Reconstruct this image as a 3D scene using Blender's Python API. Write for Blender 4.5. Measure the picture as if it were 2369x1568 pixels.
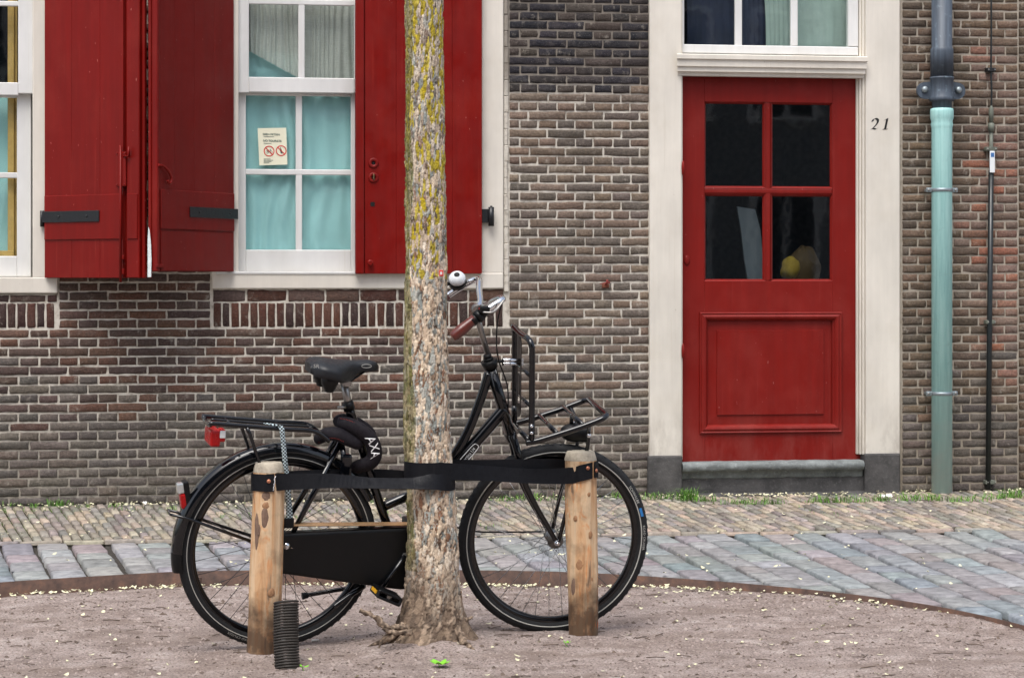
import bpy, bmesh, math, random
from mathutils import Vector, Matrix, noise as mn
random.seed(7)
sc = bpy.context.scene
for o in list(bpy.data.objects): bpy.data.objects.remove(o)
COL = sc.collection
R = math.radians

# ------------------------------------------------------------------ camera
F = 4900.0; CX = 1184.5; CY = 640.0; PW = 2369.0; PH = 1568.0     # calibration in photo pixels (2369 wide)
YAW = math.atan(F / 33000); DIST = 12.21; EYE = 1.287
CAM = Vector((-DIST * math.tan(YAW), -DIST, EYE))
CR = Vector((math.cos(YAW), -math.sin(YAW), 0)); CF = Vector((math.sin(YAW), math.cos(YAW), 0))
cd = bpy.data.cameras.new('camera'); cam = bpy.data.objects.new('camera', cd); COL.objects.link(cam)
cam.location = CAM; cam.rotation_euler = (R(90), 0, -YAW)
cd.sensor_width = 36; cd.lens = F / PW * 36; cd.shift_y = -(PH / 2 - CY) / PW
cd.clip_start = 0.1; cd.clip_end = 600
sc.camera = cam

# ------------------------------------------------------------------ sky, sun, exposure
SUN_EL, SUN_AZ = 64.0, 205.0        # azimuth measured clockwise from +Y (behind the camera, a little left)
w = bpy.data.worlds.new('World'); sc.world = w; w.use_nodes = True
nt = w.node_tree; nt.nodes.clear()
sky = nt.nodes.new('ShaderNodeTexSky'); sky.sky_type = 'NISHITA'; sky.sun_disc = False
sky.sun_elevation = R(SUN_EL); sky.sun_rotation = R(SUN_AZ)
sky.air_density = 1.0; sky.dust_density = 4.0; sky.ozone_density = 1.0
hs = nt.nodes.new('ShaderNodeHueSaturation'); hs.inputs['Saturation'].default_value = 0.62
bg = nt.nodes.new('ShaderNodeBackground'); bg.inputs['Strength'].default_value = 0.13
wo = nt.nodes.new('ShaderNodeOutputWorld')
nt.links.new(sky.outputs[0], hs.inputs['Color']); nt.links.new(hs.outputs[0], bg.inputs[0]); nt.links.new(bg.outputs[0], wo.inputs[0])
sl = bpy.data.lights.new('sun', 'SUN'); so = bpy.data.objects.new('sun', sl); COL.objects.link(so)
sl.energy = 1.2; sl.angle = R(35); sl.color = (1.0, 0.985, 0.955)
sd = Vector((math.sin(R(SUN_AZ)) * math.cos(R(SUN_EL)), math.cos(R(SUN_AZ)) * math.cos(R(SUN_EL)), math.sin(R(SUN_EL))))
so.rotation_euler = (-sd).to_track_quat('-Z', 'Y').to_euler(); so.location = (0, -8, 12)
vs = sc.view_settings; vs.view_transform = 'Standard'; vs.look = 'None'; vs.gamma = 1; vs.exposure = 0.90; vs.use_curve_mapping = False

# ------------------------------------------------------------------ photo pixel -> place
def ray(u, v): return CR * ((u - CX) / F) + CF + Vector((0, 0, (CY - v) / F))
def onY(u, v, y=0.0):
    d = ray(u, v); return CAM + d * ((y - CAM.y) / d.y)
def onZ(u, v, z=0.0):
    d = ray(u, v); return CAM + d * ((z - CAM.z) / d.z)
def atD(u, v, depth): return CAM + ray(u, v) * depth
def wx(u, y=0.0): return onY(u, CY, y).x
def wz(v, u, y=0.0): return onY(u, v, y).z
def proj(p):
    q = p - CAM; z = q.dot(CF); return (CX + F * q.dot(CR) / z, CY - F * q.z / z)

# ------------------------------------------------------------------ materials
def lin(c):
    c /= 255.0
    return c / 12.92 if c <= 0.04045 else ((c + 0.055) / 1.055) ** 2.4
def S(r, g, b): return (lin(r), lin(g), lin(b), 1.0)
class Mat:
    def __init__(s, name, rough=0.6, metal=0.0, spec=0.5, coat=0.0):
        s.m = bpy.data.materials.new(name); s.m.use_nodes = True
        s.t = s.m.node_tree; s.b = s.t.nodes['Principled BSDF']
        s.b.inputs['Roughness'].default_value = rough; s.b.inputs['Metallic'].default_value = metal
        s.b.inputs['Specular IOR Level'].default_value = spec; s.b.inputs['Coat Weight'].default_value = coat
        s._pos = None
    def n(s, typ, **kw):
        nd = s.t.nodes.new('ShaderNode' + typ)
        for k, v in kw.items(): setattr(nd, k, v)
        return nd
    def put(s, sock, v):
        if isinstance(v, bpy.types.NodeSocket): s.t.links.new(v, sock)
        elif v is not None: sock.default_value = v
    def pos(s):
        if s._pos is None: s._pos = s.n('NewGeometry').outputs['Position']
        return s._pos
    def objpos(s): return s.n('TexCoord').outputs['Object']
    def map(s, vec, scale=(1, 1, 1), rot=(0, 0, 0), loc=(0, 0, 0)):
        nd = s.n('Mapping'); s.put(nd.inputs['Vector'], vec)
        nd.inputs['Scale'].default_value = scale; nd.inputs['Rotation'].default_value = rot; nd.inputs['Location'].default_value = loc
        return nd.outputs[0]
    def noise(s, scale, detail=4, rough=0.55, vec=None, dist=0.0):
        nd = s.n('TexNoise'); s.put(nd.inputs['Vector'], vec or s.pos())
        nd.inputs['Scale'].default_value = scale; nd.inputs['Detail'].default_value = detail
        nd.inputs['Roughness'].default_value = rough; nd.inputs['Distortion'].default_value = dist
        return nd.outputs['Fac']
    def voro(s, scale, vec=None, feature='F1', out='Distance'):
        nd = s.n('TexVoronoi', feature=feature); s.put(nd.inputs['Vector'], vec or s.pos()); nd.inputs['Scale'].default_value = scale
        return nd.outputs[out]
    def ramp(s, fac, stops):
        nd = s.n('ValToRGB'); s.put(nd.inputs[0], fac); e = nd.color_ramp.elements
        while len(e) < len(stops): e.new(0.5)
        for el, (p, c) in zip(e, stops):
            el.position = p; el.color = c if not isinstance(c, (int, float)) else (c, c, c, 1)
        return nd.outputs[0]
    def mix(s, fac, a, b, mode='MIX'):
        nd = s.n('Mix', data_type='RGBA', blend_type=mode)
        s.put(nd.inputs['Factor'], fac); s.put(nd.inputs['A'] if False else nd.inputs[6], a); s.put(nd.inputs[7], b)
        return nd.outputs[2]
    def math(s, op, a, b=None, c=None):
        nd = s.n('Math', operation=op); s.put(nd.inputs[0], a)
        if b is not None: s.put(nd.inputs[1], b)
        if c is not None: s.put(nd.inputs[2], c)
        return nd.outputs[0]
    def xyz(s, vec, i):
        nd = s.n('SeparateXYZ'); s.put(nd.inputs[0], vec); return nd.outputs[i]
    def mrange(s, v, a, b, c=0.0, d=1.0):
        nd = s.n('MapRange'); s.put(nd.inputs[0], v)
        for i, q in enumerate((a, b, c, d)): nd.inputs[i + 1].default_value = q
        return nd.outputs[0]
    def color(s, v): s.put(s.b.inputs['Base Color'], v); return s
    def rough(s, v): s.put(s.b.inputs['Roughness'], v); return s
    def bump(s, h, strength=0.3, dist=0.01):
        nd = s.n('Bump'); s.put(nd.inputs['Height'], h); nd.inputs['Strength'].default_value = strength; nd.inputs['Distance'].default_value = dist
        s.t.links.new(nd.outputs[0], s.b.inputs['Normal']); return s
    def piece(s):     # colour of one piece: object colour plus (for joined pieces) the colour stored on the mesh
        oi = s.n('ObjectInfo').outputs['Color']; at = s.n('Attribute', attribute_name='pc').outputs['Color']
        return s.mix(1.0, oi, at, 'ADD')

def m_brick():
    k = Mat('handmade_brick', 0.85, spec=0.25); c = k.piece()
    n1 = k.noise(70, 6, 0.65); n2 = k.noise(14, 3)
    big = k.ramp(k.noise(1.4, 5, .65, k.map(k.pos(), (1, 1, 1.5))), [(0.3, .74), (0.7, 1.12)]); c = k.mix(1.0, c, big, 'MULTIPLY')
    c = k.mix(k.ramp(k.noise(2.6, 6, .7, k.map(k.pos(), (1, 1, 1.6), loc=(4, 0, 2))), [(0.56, 0), (0.72, .30)]), c, S(150, 145, 140))
    c = k.mix(k.ramp(n1, [(0.3, 0.0), (0.75, 0.85)]), k.mix(1.0, c, (0.56, 0.55, 0.55, 1), 'MULTIPLY'), k.mix(1.0, c, (1.5, 1.48, 1.46, 1), 'MULTIPLY'))
    c = k.mix(k.ramp(n2, [(0.45, 0.0), (0.75, 0.22)]), c, S(118, 108, 102))
    f = k.noise(230, 2); c = k.mix(k.ramp(f, [(0.63, 0.0), (0.72, 0.35)]), c, S(190, 182, 172))
    c = k.mix(k.math('MULTIPLY', k.ramp(k.noise(11, 5, .7), [(0.57, 0), (0.68, .55)]), k.ramp(k.noise(60, 3), [(0.35, 0), (0.6, 1)])), c, S(176, 168, 156))
    g = k.map(k.pos(), (55, 55, 130)); h = k.noise(1.0, 5, 0.7, g, 0.8)
    return k.color(c).bump(h, 1.0, 0.009).m
def m_mortar():
    k = Mat('lime_mortar', 0.95, spec=0.2); z = k.xyz(k.pos(), 2)
    n = k.noise(30, 6, 0.65); c = k.ramp(n, [(0.25, S(138, 130, 117)), (0.48, S(196, 189, 177)), (0.85, S(220, 215, 205))])
    low = k.math('MULTIPLY', k.mrange(z, 0.1, 0.75, 1, 0), k.ramp(k.noise(5, 3), [(0.3, 0.55), (0.7, 1.0)]))
    c = k.mix(low, c, k.ramp(n, [(0.3, S(98, 92, 84)), (0.7, S(150, 142, 130))]))
    soot = k.mix(k.noise(25, 4), S(88, 82, 76), S(122, 112, 102))
    x = k.xyz(k.pos(), 0)
    su = k.math('MULTIPLY', k.mrange(z, 2.28, 2.48), k.math('MULTIPLY', k.mrange(x, -0.2, 0.0), k.mrange(x, 1.0, 0.8)))
    c = k.mix(k.math('MULTIPLY', su, 0.85), c, soot)
    rt = k.math('MULTIPLY', k.mrange(x, 1.9, 2.2), 0.6); c = k.mix(rt, c, S(140, 128, 112))
    return k.color(c).bump(k.noise(160, 4), 0.5, 0.004).m
def m_paint(name, col, rough=0.4, streak=0.12, dirt=(120, 108, 90), dirtamt=0.25, chips=None, coat=0.0, spec=0.24, wear=.8, streaks=.25, grime=(120, 108, 96)):
    k = Mat(name, rough, spec=spec, coat=coat)
    v = k.map(k.pos(), (26, 26, 1.6)); n = k.noise(1.0, 4, 0.6, v)
    c = k.mix(k.ramp(n, [(0.35, 0.0), (0.75, 1.0)]), S(*col), S(*[min(255, x * (1 + streak)) for x in col]))
    lw = k.noise(1.7, 4, .65, k.map(k.pos(), (1.6, 1.6, .8))); c = k.mix(k.ramp(lw, [(0.3, 0.0), (0.7, 1.0)]), k.mix(1, c, (wear, wear, wear, 1), 'MULTIPLY'), c)
    z = k.xyz(k.pos(), 2); gl = k.math('MULTIPLY', k.mrange(z, .62, .28), k.ramp(k.noise(8, 5, .7, k.map(k.pos(), (1, 1, .4))), [(0.42, 0), (0.72, .55)])); c = k.mix(gl, c, S(*grime))
    rs = k.noise(1.0, 3, .6, k.map(k.pos(), (60, 60, 1.1))); c = k.mix(k.ramp(rs, [(0.62, 0), (0.72, streaks)]), c, S(*dirt))
    b = k.noise(3.3, 5, 0.6); c = k.mix(k.ramp(b, [(0.5, 0.0), (0.8, dirtamt)]), c, S(*dirt))
    if chips:
        ch = k.noise(90, 2, 0.5, k.map(k.pos(), (1, 1, 0.35))); c = k.mix(k.ramp(ch, [(0.755, 0.0), (0.77, 0.75)]), c, S(*chips))
    k.rough(k.mrange(k.noise(9, 4), 0.3, 0.7, rough * 0.8, min(1, rough * 1.3)))
    return k.color(c).bump(k.noise(1.0, 3, 0.5, k.map(k.pos(), (160, 160, 12))), 0.08, 0.003).m
def m_plain(name, col, rough=0.5, metal=0.0, spec=0.5, var=0.15, scale=40, bump=0.0, coat=0.0, scratch=None):
    k = Mat(name, rough, metal, spec, coat)
    lo = S(*[x * (1 - var) for x in col]); hi = S(*[min(255, x * (1 + var)) for x in col])
    c = k.mix(k.noise(scale, 5, 0.6), lo, hi)
    if scratch: c = k.mix(k.ramp(k.noise(150, 3, 0.6), [(0.66, 0.0), (0.72, 0.7)]), c, S(*scratch))
    k.color(c)
    k.rough(k.mrange(k.noise(scale * 0.7, 4), 0.3, 0.75, max(0.02, rough * 0.7), min(1, rough * 1.35)))
    if bump: k.bump(k.noise(scale * 3, 4), bump, 0.003)
    return k.m
def m_glass():
    k = Mat('window_glass'); k.t.nodes.remove(k.b); out = k.t.nodes['Material Output']
    tr = k.n('BsdfTransparent'); tr.inputs[0].default_value = (0.93, 0.96, 0.95, 1)
    gl = k.n('BsdfGlossy'); gl.inputs['Roughness'].default_value = 0.03
    geo = k.n('NewGeometry'); dt = k.n('VectorMath', operation='DOT_PRODUCT'); k.put(dt.inputs[0], geo.outputs['Normal']); k.put(dt.inputs[1], geo.outputs['Incoming'])
    fz = k.math('ADD', k.math('MULTIPLY', k.math('POWER', k.math('SUBTRACT', 1.0, k.math('ABSOLUTE', dt.outputs['Value'])), 5.0), .95), .045)
    bp = k.n('Bump'); bp.inputs['Strength'].default_value = 0.025; bp.inputs['Distance'].default_value = 0.02
    k.put(bp.inputs['Height'], k.noise(5, 2)); k.put(gl.inputs['Normal'], bp.outputs[0])
    mx = k.n('MixShader'); k.put(mx.inputs[0], fz); k.put(mx.inputs[1], tr.outputs[0]); k.put(mx.inputs[2], gl.outputs[0])
    k.put(out.inputs[0], mx.outputs[0]); return k.m
MT = {}
MT['brick'] = m_brick(); MT['mortar'] = m_mortar()
MT['white'] = m_paint('white_gloss_paint', (222, 222, 220), 0.35, 0.02, (190, 185, 172), 0.2)
MT['cream'] = m_paint('cream_frame_paint', (220, 214, 203), 0.5, 0.03, (188, 178, 160), 0.35, (150, 140, 120))
MT['greywhite'] = m_paint('pale_grey_sill_paint', (212, 212, 212), 0.45, 0.03, (180, 178, 172), 0.3)
MT['red'] = m_paint('red_shutter_paint', (112, 11, 5), 0.42, 0.12, (160, 60, 48), 0.2, (190, 120, 110), wear=.84, grime=(110, 60, 54))
MT['red2'] = m_paint('dark_red_shutter_paint', (106, 12, 7), 0.46, 0.1, (120, 50, 45), 0.2, (180, 120, 112), wear=.84, grime=(110, 60, 54))
MT['red3'] = m_paint('red_door_paint', (117, 19, 12), 0.46, 0.08, (160, 70, 62), 0.2, (190, 120, 115), wear=.88, streaks=.15, grime=(136, 66, 60))
MT['iron'] = m_plain('black_iron_paint', (20, 22, 26), 0.45, 0.0, 0.5, 0.3, 60, 0.15)
MT['hole'] = m_plain('dark_hole', (10, 9, 9), 0.9)
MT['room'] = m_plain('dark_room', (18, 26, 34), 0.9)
MT['glass'] = m_glass()
MT['steelgrey'] = m_plain('worn_steel', (150, 148, 145), 0.35, 1.0)
MT['chrome'] = m_plain('chrome', (225, 228, 232), 0.12, 1.0, var=0.03)

# ------------------------------------------------------------------ mesh helpers
ORG = {}
class MB:
    def __init__(s): s.v = []; s.f = []; s.col = None; s.sm = []
    def add(s, vs, fs, smooth=False):
        o = len(s.v); s.v += [tuple(p) for p in vs]; s.f += [tuple(i + o for i in f) for f in fs]; s.sm += [smooth] * len(fs); return s
    def box(s, x0, x1, y0, y1, z0, z1, c=0.0):
        if x0 > x1: x0, x1 = x1, x0
        if y0 > y1: y0, y1 = y1, y0
        if z0 > z1: z0, z1 = z1, z0
        return s.boxm(Matrix.Translation(((x0 + x1) / 2, (y0 + y1) / 2, (z0 + z1) / 2)), ((x1 - x0) / 2, (y1 - y0) / 2, (z1 - z0) / 2), c)
    def boxm(s, m, h, c=0.0):
        hx, hy, hz = h; c = min(c, hx * .9, hy * .9, hz * .9)
        if c <= 0:
            vs = [m @ Vector((sx * hx, sy * hy, sz * hz)) for sx in (-1, 1) for sy in (-1, 1) for sz in (-1, 1)]
            return s.add(vs, [(0, 1, 3, 2), (4, 6, 7, 5), (0, 4, 5, 1), (2, 3, 7, 6), (0, 2, 6, 4), (1, 5, 7, 3)])
        bm = bmesh.new(); bmesh.ops.create_cube(bm, size=2)
        for v in bm.verts: v.co = Vector((v.co.x * hx, v.co.y * hy, v.co.z * hz))
        bmesh.ops.bevel(bm, geom=list(bm.edges), offset=c, segments=2 if c > .004 else 1, profile=0.5, affect='EDGES')
        bm.verts.index_update()
        s.add([m @ v.co for v in bm.verts], [[v.index for v in f.verts] for f in bm.faces]); bm.free(); return s
    def tube(s, pts, rad, seg=10, cap=True, closed=False, flat=None, up=None):
        pts = [Vector(p) for p in pts]; n = len(pts)
        rs = rad if isinstance(rad, (list, tuple)) else [rad] * n
        T = []
        for i in range(n):
            a = pts[(i - 1) % n] if (closed or i > 0) else pts[i]; b = pts[(i + 1) % n] if (closed or i < n - 1) else pts[i]
            t = b - a; T.append(t.normalized() if t.length > 1e-9 else Vector((0, 0, 1)))
        ref = Vector(up) if up else (Vector((0, 0, 1)) if abs(T[0].z) < .9 else Vector((1, 0, 0)))
        nrm = (ref - T[0] * ref.dot(T[0])).normalized(); o = len(s.v); k = flat or 1.0
        for i in range(n):
            if up: nrm = (Vector(up) - T[i] * Vector(up).dot(T[i])).normalized()
            else: nrm = (nrm - T[i] * nrm.dot(T[i])).normalized()
            bn = T[i].cross(nrm)
            for j in range(seg):
                a = 2 * math.pi * j / seg
                s.v.append(tuple(pts[i] + nrm * (math.cos(a) * rs[i] * k) + bn * (math.sin(a) * rs[i])))
        m = n if closed else n - 1
        for i in range(m):
            for j in range(seg):
                a = o + i * seg + j; b = o + i * seg + (j + 1) % seg; i2 = (i + 1) % n
                s.f.append((a, b, o + i2 * seg + (j + 1) % seg, o + i2 * seg + j)); s.sm.append(True)
        if cap and not closed:
            s.f.append(tuple(o + j for j in reversed(range(seg)))); s.f.append(tuple(o + (n - 1) * seg + j for j in range(seg))); s.sm += [False, False]
        return s
    def lathe(s, prof, m=Matrix(), seg=24, cap=True):      # profile (radius, height) about local z
        o = len(s.v); n = len(prof)
        for r, h in prof:
            for j in range(seg):
                a = 2 * math.pi * j / seg; s.v.append(tuple(m @ Vector((r * math.cos(a), r * math.sin(a), h))))
        for i in range(n - 1):
            for j in range(seg):
                a = o + i * seg + j; b = o + i * seg + (j + 1) % seg
                s.f.append((a, b, b + seg, a + seg)); s.sm.append(True)
        if cap:
            s.f.append(tuple(o + j for j in reversed(range(seg)))); s.f.append(tuple(o + (n - 1) * seg + j for j in range(seg))); s.sm += [False, False]
        return s
    def prism(s, poly, m, t):                              # polygon in local xy, extruded by t along local z
        n = len(poly); vs = [m @ Vector((x, y, 0)) for x, y in poly] + [m @ Vector((x, y, t)) for x, y in poly]
        return s.add(vs, [tuple(reversed(range(n))), tuple(range(n, 2 * n))] + [(i, (i + 1) % n, n + (i + 1) % n, n + i) for i in range(n)])
    def grid(s, P, nu, nv, closed_u=False):                # P[j][i], nv rows of nu
        o = len(s.v)
        for row in P: s.v += [tuple(p) for p in row]
        for j in range(nv - 1):
            for i in range(nu if closed_u else nu - 1):
                i2 = (i + 1) % nu; s.f.append((o + j * nu + i, o + j * nu + i2, o + (j + 1) * nu + i2, o + (j + 1) * nu + i)); s.sm.append(True)
        return s
    def build(s, name, mat, parent=None, origin=None, sharp=None, **props):
        c = Vector(origin) if origin is not None else sum((Vector(p) for p in s.v), Vector()) / max(1, len(s.v))
        me = bpy.data.meshes.new(name); me.from_pydata([(p[0] - c.x, p[1] - c.y, p[2] - c.z) for p in s.v], [], s.f)
        me.polygons.foreach_set('use_smooth', s.sm); me.materials.append(MT[mat] if isinstance(mat, str) else mat)
        if s.col:
            at = me.color_attributes.new('pc', 'FLOAT_COLOR', 'POINT'); at.data.foreach_set('color', [q for cc in s.col for q in cc])
        me.update()
        return link(name, me, parent, c, **props)
def link(name, me, parent, c, **props):
    o = bpy.data.objects.new(name, me); COL.objects.link(o); c = Vector(c)
    if parent is not None: o.parent = parent; o.location = c - ORG[parent]
    else: o.location = c
    ORG[o] = c
    for k, v in props.items(): o[k] = v
    return o
def thing(name, loc, label, category, group=None):
    o = link(name, None, None, loc); o['label'] = label; o['category'] = category; o.empty_display_size = 0.1
    if group: o['group'] = group
    return o
def spline(pts, n=8):
    pts = [Vector(p) for p in pts]; out = []
    for i in range(len(pts) - 1):
        p0 = pts[max(i - 1, 0)]; p1 = pts[i]; p2 = pts[i + 1]; p3 = pts[min(i + 2, len(pts) - 1)]
        for k in range(n):
            t = k / n; out.append(0.5 * ((2 * p1) + (p2 - p0) * t + (2 * p0 - 5 * p1 + 4 * p2 - p3) * t * t + (3 * p1 - p0 - 3 * p2 + p3) * t ** 3))
    out.append(pts[-1]); return out
def text_mesh(body, size, extrude=0.0, shear=0.0, spacing=1.0):
    cu = bpy.data.curves.new('txt', 'FONT'); cu.body = body; cu.size = size; cu.extrude = extrude; cu.shear = shear; cu.space_character = spacing
    cu.align_x = 'CENTER'; cu.align_y = 'CENTER'; cu.resolution_u = 3
    ob = bpy.data.objects.new('txt', cu); COL.objects.link(ob)
    dg = bpy.context.evaluated_depsgraph_get(); me = bpy.data.meshes.new_from_object(ob.evaluated_get(dg))
    vs = [v.co.copy() for v in me.vertices]; fs = [tuple(p.vertices) for p in me.polygons]
    bpy.data.objects.remove(ob); bpy.data.curves.remove(cu); bpy.data.meshes.remove(me)
    return vs, fs
def rnd(a, b): return random.uniform(a, b)
def jit(c, s):
    k = 1 + rnd(-s, s); return tuple(max(0.002, x * k * (1 + rnd(-s, s) * 0.25)) for x in c[:3]) + (1.0,)
# ------------------------------------------------------------------ house
MT['stone'] = None
def m_stone(name, lo, hi, scale=9):
    k = Mat(name, 0.75, spec=0.35); n = k.noise(scale, 6, 0.65)
    c = k.ramp(n, [(0.3, S(*lo)), (0.7, S(*hi))]); c = k.mix(k.ramp(k.noise(60, 4), [(0.55, 0), (0.8, 0.4)]), c, S(*[min(255, x + 40) for x in hi]))
    return k.color(c).bump(k.noise(45, 6, 0.7), 0.5, 0.008).m
MT['stone'] = m_stone('blue_stone', (56, 55, 55), (88, 86, 85))
MT['sillstone'] = m_stone('worn_step_stone', (88, 92, 92), (136, 142, 141))
MT['turq'] = m_plain('turquoise_cloth', (172, 216, 219), 0.85, var=0.05, scale=7)
MT['pine'] = m_plain('inside_pine_batten', (205, 165, 95), 0.6, var=0.12, scale=25)
MT['paper'] = m_plain('cream_paper', (232, 230, 205), 0.8, var=0.03)
MT['ink'] = m_plain('grey_green_ink', (70, 95, 90), 0.8)
MT['inkred'] = m_plain('red_ink', (205, 60, 55), 0.8)
MT['black'] = m_plain('black_lettering', (14, 14, 16), 0.5)
MT['brass'] = m_plain('dull_brass', (150, 130, 100), 0.4, 1.0)
def m_lace():
    k = Mat('lace_net', 0.9); out = k.t.nodes['Material Output']
    k.color(S(228, 228, 222)); tl = k.n('BsdfTranslucent'); tl.inputs[0].default_value = S(225, 225, 220)
    a = k.n('MixShader'); a.inputs[0].default_value = 0.3; k.put(a.inputs[1], k.b.outputs[0]); k.put(a.inputs[2], tl.outputs[0])
    tr = k.n('BsdfTransparent'); b = k.n('MixShader'); wv = k.noise(1.0, 3, 0.6, k.map(k.pos(), (30, 30, 260)))
    k.put(b.inputs[0], k.mrange(wv, 0.3, 0.7, 0.04, 0.22)); k.put(b.inputs[1], a.outputs[0]); k.put(b.inputs[2], tr.outputs[0]); k.put(out.inputs[0], b.outputs[0])
    return k.m
MT['lace'] = m_lace()

XEND = wx(2357)
house = thing('brick_house', (0, 0.2, 0), 'old brown brick town house with red shutters and red front door', 'house')
ZS = wz(668, 700); ZSL = wz(680, 60)                        # undersides of the sills
wl0, wl1 = wx(-560), wx(133); wr0, wr1 = wx(490), wx(1165); d0, d1 = wx(1503), wx(2082); ZTOP = 6.0; ZW = 3.45
core = MB()
def cb(x0, x1, z0, z1): core.box(x0, x1, 0.0068, 0.34, z0, z1)
cb(-7, wl0, -0.3, ZTOP); cb(wl0, wl1, -0.3, ZSL); cb(wl1, wr0, -0.3, ZTOP); cb(wr0, wr1, -0.3, ZS); cb(wr1, d0, -0.3, ZTOP)
cb(d1, XEND, -0.3, ZTOP); cb(wl0, wl1, ZW, ZTOP); cb(wr0, wr1, ZW, ZTOP); cb(d0, d1, ZW, ZTOP)
cb(wx(850), wr1 - .001, ZS + .001, ZW - .001)                # masonry behind the closed shutter
wall = core.build('wall', 'mortar', house)
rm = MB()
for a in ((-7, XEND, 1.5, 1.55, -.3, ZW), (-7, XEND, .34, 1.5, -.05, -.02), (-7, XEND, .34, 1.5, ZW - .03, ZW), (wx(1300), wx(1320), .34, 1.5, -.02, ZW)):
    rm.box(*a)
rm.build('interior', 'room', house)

# bricks
def brick_geo(L, H, seed, deep=0.034):
    r = random.Random(seed); nx = 8 if L > .15 else 5
    xs = [-L / 2, -L / 2 + .006] + [-L / 2 + .006 + (L - .012) * i / (nx - 3) for i in range(1, nx - 3)] + [L / 2 - .006, L / 2]
    zs = [-H / 2, -H / 2 + .006, r.uniform(-.006, .006), H / 2 - .006, H / 2]
    V = []; off = Vector((r.random() * 50, r.random() * 50, r.random() * 50)); tilt = r.uniform(-.03, .03); tz = r.uniform(-.05, .05)
    for j, z in enumerate(zs):
        for i, x in enumerate(xs):
            e = i in (0, nx - 1) or j in (0, 4)
            q = mn.noise(Vector((x * 16, z * 48, 0)) + off) * .0042 + mn.noise(Vector((x * 45, z * 60, 3)) + off) * .0022
            y = -q + tilt * x + tz * z + (.0055 if e else 0)
            V.append((x + r.uniform(-.002, .002) * (1 if e else .5), y, z + (r.uniform(-.0022, .0022) if e else r.uniform(-.001, .001))))
    Fc = [(j * nx + i, j * nx + i + 1, (j + 1) * nx + i + 1, (j + 1) * nx + i) for j in range(4) for i in range(nx - 1)]
    ring = [i for i in range(nx)] + [j * nx + nx - 1 for j in range(1, 5)] + [4 * nx + i for i in range(nx - 2, -1, -1)] + [j * nx for j in range(3, 0, -1)]
    o = len(V); V += [(V[i][0], deep, V[i][2]) for i in ring]; n = len(ring)
    Fc += [(ring[k], o + k, o + (k + 1) % n, ring[(k + 1) % n]) for k in range(n)]
    return V, Fc
BH = 0.0428; PITCH = 0.0526; ST = 0.2196
def vmesh(L, H, seed):
    V, Fc = brick_geo(L, H, seed); me = bpy.data.meshes.new('brick'); me.from_pydata(V, [], Fc)
    me.polygons.foreach_set('use_smooth', [True] * len(Fc)); me.materials.append(MT['brick']); return me
PAL = dict(left=[(102, 78, 68), (95, 74, 66), (86, 70, 65), (107, 81, 69), (92, 76, 69), (106, 77, 65), (98, 79, 71), (88, 73, 69), (94, 78, 73)],
           low=[(108, 101, 94), (99, 93, 88), (113, 105, 97), (103, 97, 92), (95, 89, 85), (105, 95, 88)], pil=[(126, 112, 99), (116, 105, 94), (132, 115, 100), (109, 100, 92), (122, 105, 92), (113, 103, 95)],
           soot=[(52, 50, 56), (42, 42, 48), (64, 58, 58), (56, 52, 52), (76, 68, 63)], right=[(110, 94, 79), (99, 87, 75), (116, 97, 81), (105, 90, 77)],
           rred=[(134, 106, 92), (124, 101, 89), (140, 106, 91), (130, 110, 98), (152, 104, 84), (116, 97, 86), (122, 104, 94)], sold=[(88, 58, 49), (74, 53, 49), (97, 64, 52), (70, 54, 52)])
def bcol(x, z, kind=None):
    if kind: p = PAL[kind]
    else:
        nz = mn.noise(Vector((x * 1.3, z * 2.2, 4))) * .22 + rnd(-.08, .08)
        if x < wr1 - .02: p = PAL['left']
        elif x < d0 + .1: p = PAL['soot'] if z + nz * .3 > 2.36 else PAL['pil']
        else: p = PAL['rred'] if (x > wx(2255) + nz * .6 and 0.75 < z + nz < 2.25) or (x > wx(2255) and rnd(0, 1) < .25) else PAL['right']
        if x < d0 + .1 and x > wr1 - .5 and z < 1.0 and rnd(0, 1) < .35: p = PAL['pil']
        if z + nz < (0.50 if x < d1 else 0.4): p = PAL['low']
        elif z + nz < .76 and rnd(0, 1) < .4: p = PAL['low']
    return jit(S(*random.choice(p)), .13)
BR = []       # (x, z, L, H, colour, rot)
def interval_bricks(x0, x1, zc, course, kind=None):
    if x1 - x0 < .03: return
    head = course % 2 == 0
    p = ST / 2 if head else ST; ph = (0 if head else (ST / 4 if (course // 2) % 2 else 3 * ST / 4)) + ST * .21
    cuts = [x0]; k = math.floor((x0 - ph) / p) + 1
    while ph + k * p < x1:
        c = ph + k * p + rnd(-.004, .004)
        if c - cuts[-1] > .045 and x1 - c > .045: cuts.append(c)
        elif c - cuts[-1] > .045 and x1 - c > .02: pass
        k += 1
    cuts.append(x1)
    for a, b in zip(cuts, cuts[1:]):
        if b - a > .26 : b0 = (a + b) / 2; segs = [(a, b0), (b0, b)]
        elif not head and b - a > .18 and rnd(0, 1) < .05: b0 = (a + b) / 2; segs = [(a, b0), (b0, b)]
        else: segs = [(a, b)]
        for a2, b2 in segs: BR.append(((a2 + b2) / 2, zc + rnd(-.0012, .0012), b2 - a2 - .0095, BH + rnd(-.0015, .0015), bcol((a2 + b2) / 2, zc, kind), 0))
Z0 = wz(759.5, 500)            # joint under the soldier course
zr0, zr1 = Z0, wz(698, 700)      # soldier course
XL, c = -5.6, 0
k0 = -int(Z0 / PITCH) - 1
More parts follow.
